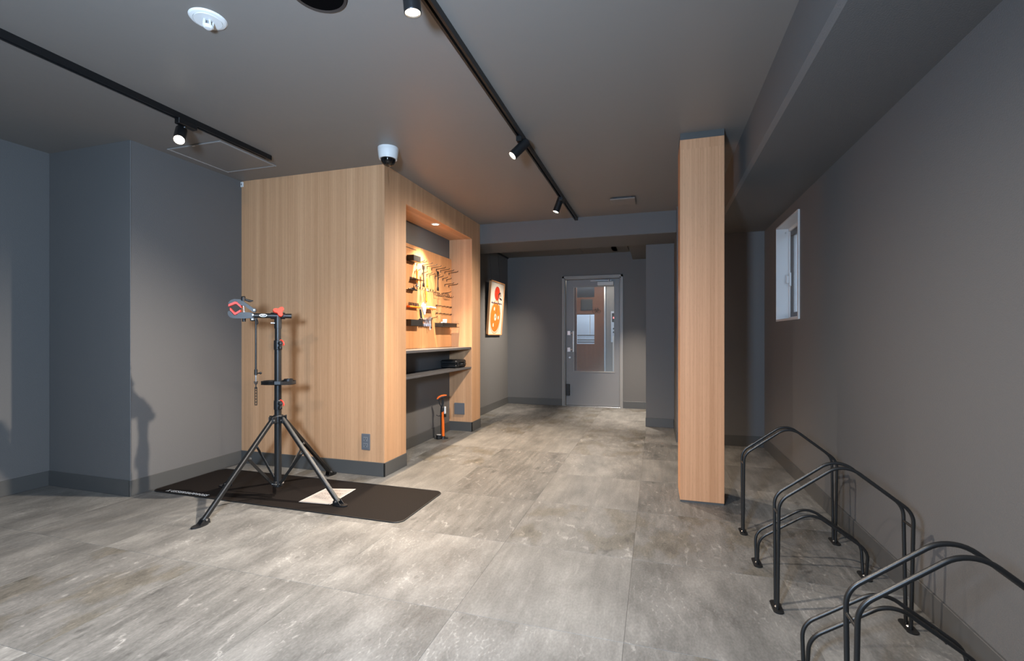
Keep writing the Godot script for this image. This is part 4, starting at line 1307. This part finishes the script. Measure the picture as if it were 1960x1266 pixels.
	obj("ferrule", MB.new().cyl(Vector3(-0.008, 0.093, 0.010), Vector3(-0.009, 0.108, 0.012), 0.009, 12, 0.002), m.steel, t)
	obj("head", MB.new().box(Vector3(-0.018, -0.03, -0.012), Vector3(0.016, 0.004, 0.03), 0.006), m.dark, t)
	t = thing("black_parts_tray", "long black parts tray on the board's lower left", "tray", P(BX, 1.20, 4.11))
	obj("shell", open_box(0.062, 0.062, 0.24), m.dark, t)
	# socket and key rack
	t = thing("socket_rack", "steel rack of sockets and keys below the plastic bag", "socket rack", P(BX, 1.215, 4.365))
	for y in [0.0, 0.055]:
		obj("bar", MB.new().box(Vector3(0.0, y - 0.003, -0.12), Vector3(0.03, y + 0.003, 0.12), 0.001), m.brushed, t)
	for k in 6:
		obj("socket", MB.new().cyl(Vector3(0.022, -0.012, -0.10 + k * 0.04), Vector3(0.022, 0.016, -0.10 + k * 0.04), 0.010, 12, 0.002), m.steel, t)
		obj("key", MB.new().cyl(Vector3(0.016, 0.018, -0.10 + k * 0.04), Vector3(0.016, 0.078, -0.10 + k * 0.04), 0.0035, 8), m.steel, t)
	t = thing("ratchet", "bright steel ratchet hanging over the socket rack's right end", "ratchet", P(BX + 0.035, 1.165, 4.44))
	obj("head", MB.new().ball(Vector3(0, 0.125, 0), 0.020, 16, 0.8), m.steel, t)
	obj("shaft", MB.new().cyl(Vector3(0, 0.0, 0.0), Vector3(0, 0.12, 0), 0.005, 10), m.steel, t)
	t = thing("hanging_key", "thin black key with ball end hanging right of ratchet", "hex key", P(BX + 0.03, 1.185, 4.475))
	obj("stem", MB.new().cyl(Vector3(0, 0.01, 0), Vector3(0, 0.11, 0), 0.003, 8), m.groove, t)
	obj("ball_end", MB.new().ball(Vector3(0, 0.004, 0), 0.008), m.dark, t)
	# wire cradles and wavy rails on the right
	t = thing("wire_cradle", "dark wire cradle under the shaded wrench on board", "wire cradle", P(BX, 1.578, 4.66), "wire cradles on the board's right side")
	cradle(t, 0.07, 0.04)
	t = thing("wire_cradle", "dark wire cradle near the board's right edge, below the hooks", "wire cradle", P(BX, 1.588, 4.90), "wire cradles on the board's right side")
	cradle(t, 0.07, 0.045)
	for k in 2:
		t = thing("wavy_rail", ["upper wavy dark tool rail on the board's right side", "lower wavy dark tool rail above the black basket"][k], "tool rail", P(BX, [1.438, 1.354][k], 4.83), "wavy rails on the board's right side")
		var pts := []
		for j in 41:
			pts.append(Vector3(0.016 + 0.008 * cos(TAU * j / 9.0), 0.003 * sin(TAU * j / 9.0), 0.21 - 0.42 * j / 40.0))
		obj("wire", MB.new().tube(pts, 0.0035, 8), m.hook, t)
		for z in [-0.19, 0.18]:
			obj("bracket", MB.new().box(Vector3(0, -0.008, z), Vector3(0.018, 0.004, z + 0.01), 0.001), m.hook, t)
	t = thing("black_basket", "black basket on the board's lower right holding white cups", "basket", P(BX, 1.20, 4.80))
	obj("shell", open_box(0.10, 0.045, 0.36), m.dark, t)
	for q in [[0.10, 0.044], [0.10, 0.004], [0.004, 0.044]]:
		obj("rim_wire", MB.new().cyl(Vector3(q[0], q[1], -0.24), Vector3(q[0], q[1], 0.19), 0.003, 8), m.hook, t)
	for k in 2:
		var c := thing("cup", ["larger white plastic cup standing in the black basket", "smaller white cap beside the cup in the black basket"][k], "cup", P(BX + 0.055, 1.204, [4.755, 4.685][k]), "white cups in the basket")
		var s: float = [1.0, 0.62][k]
		obj("body", MB.new().lathe([Vector2(0, 0), Vector2(0.020 * s, 0), Vector2(0.025 * s, 0.085 * s), Vector2(0.022 * s, 0.085 * s), Vector2(0.018 * s, 0.006)], 20), m.white, c)

func open_box(dx: float, h: float, dz: float) -> MB:
	var b := MB.new()
	var w := 0.003
	b.box(Vector3(0, 0, -dz / 2), Vector3(dx, w, dz / 2), 0.001)
	b.box(Vector3(0, 0, -dz / 2), Vector3(w, h, dz / 2), 0.001); b.box(Vector3(dx - w, 0, -dz / 2), Vector3(dx, h, dz / 2), 0.001)
	b.box(Vector3(0, 0, -dz / 2), Vector3(dx, h, -dz / 2 + w), 0.001); b.box(Vector3(0, 0, dz / 2 - w), Vector3(dx, h, dz / 2), 0.001)
	return b

func cradle(t: Node3D, hw: float, drop: float) -> void:
	for k in 4:
		var z := -hw + k * hw * 2.0 / 3.0
		obj("loop", MB.new().tube([Vector3(0, 0.0, z), Vector3(0.012, -drop, z), Vector3(0.05, -drop, z), Vector3(0.062, -drop + 0.018, z)], 0.0028, 8), m.hook, t)
	obj("front_wire", MB.new().cyl(Vector3(0.05, -drop, -hw), Vector3(0.05, -drop, hw), 0.0028, 8), m.hook, t)
	obj("back_wire", MB.new().cyl(Vector3(0.004, 0, -hw), Vector3(0.004, 0, hw), 0.0028, 8), m.hook, t)
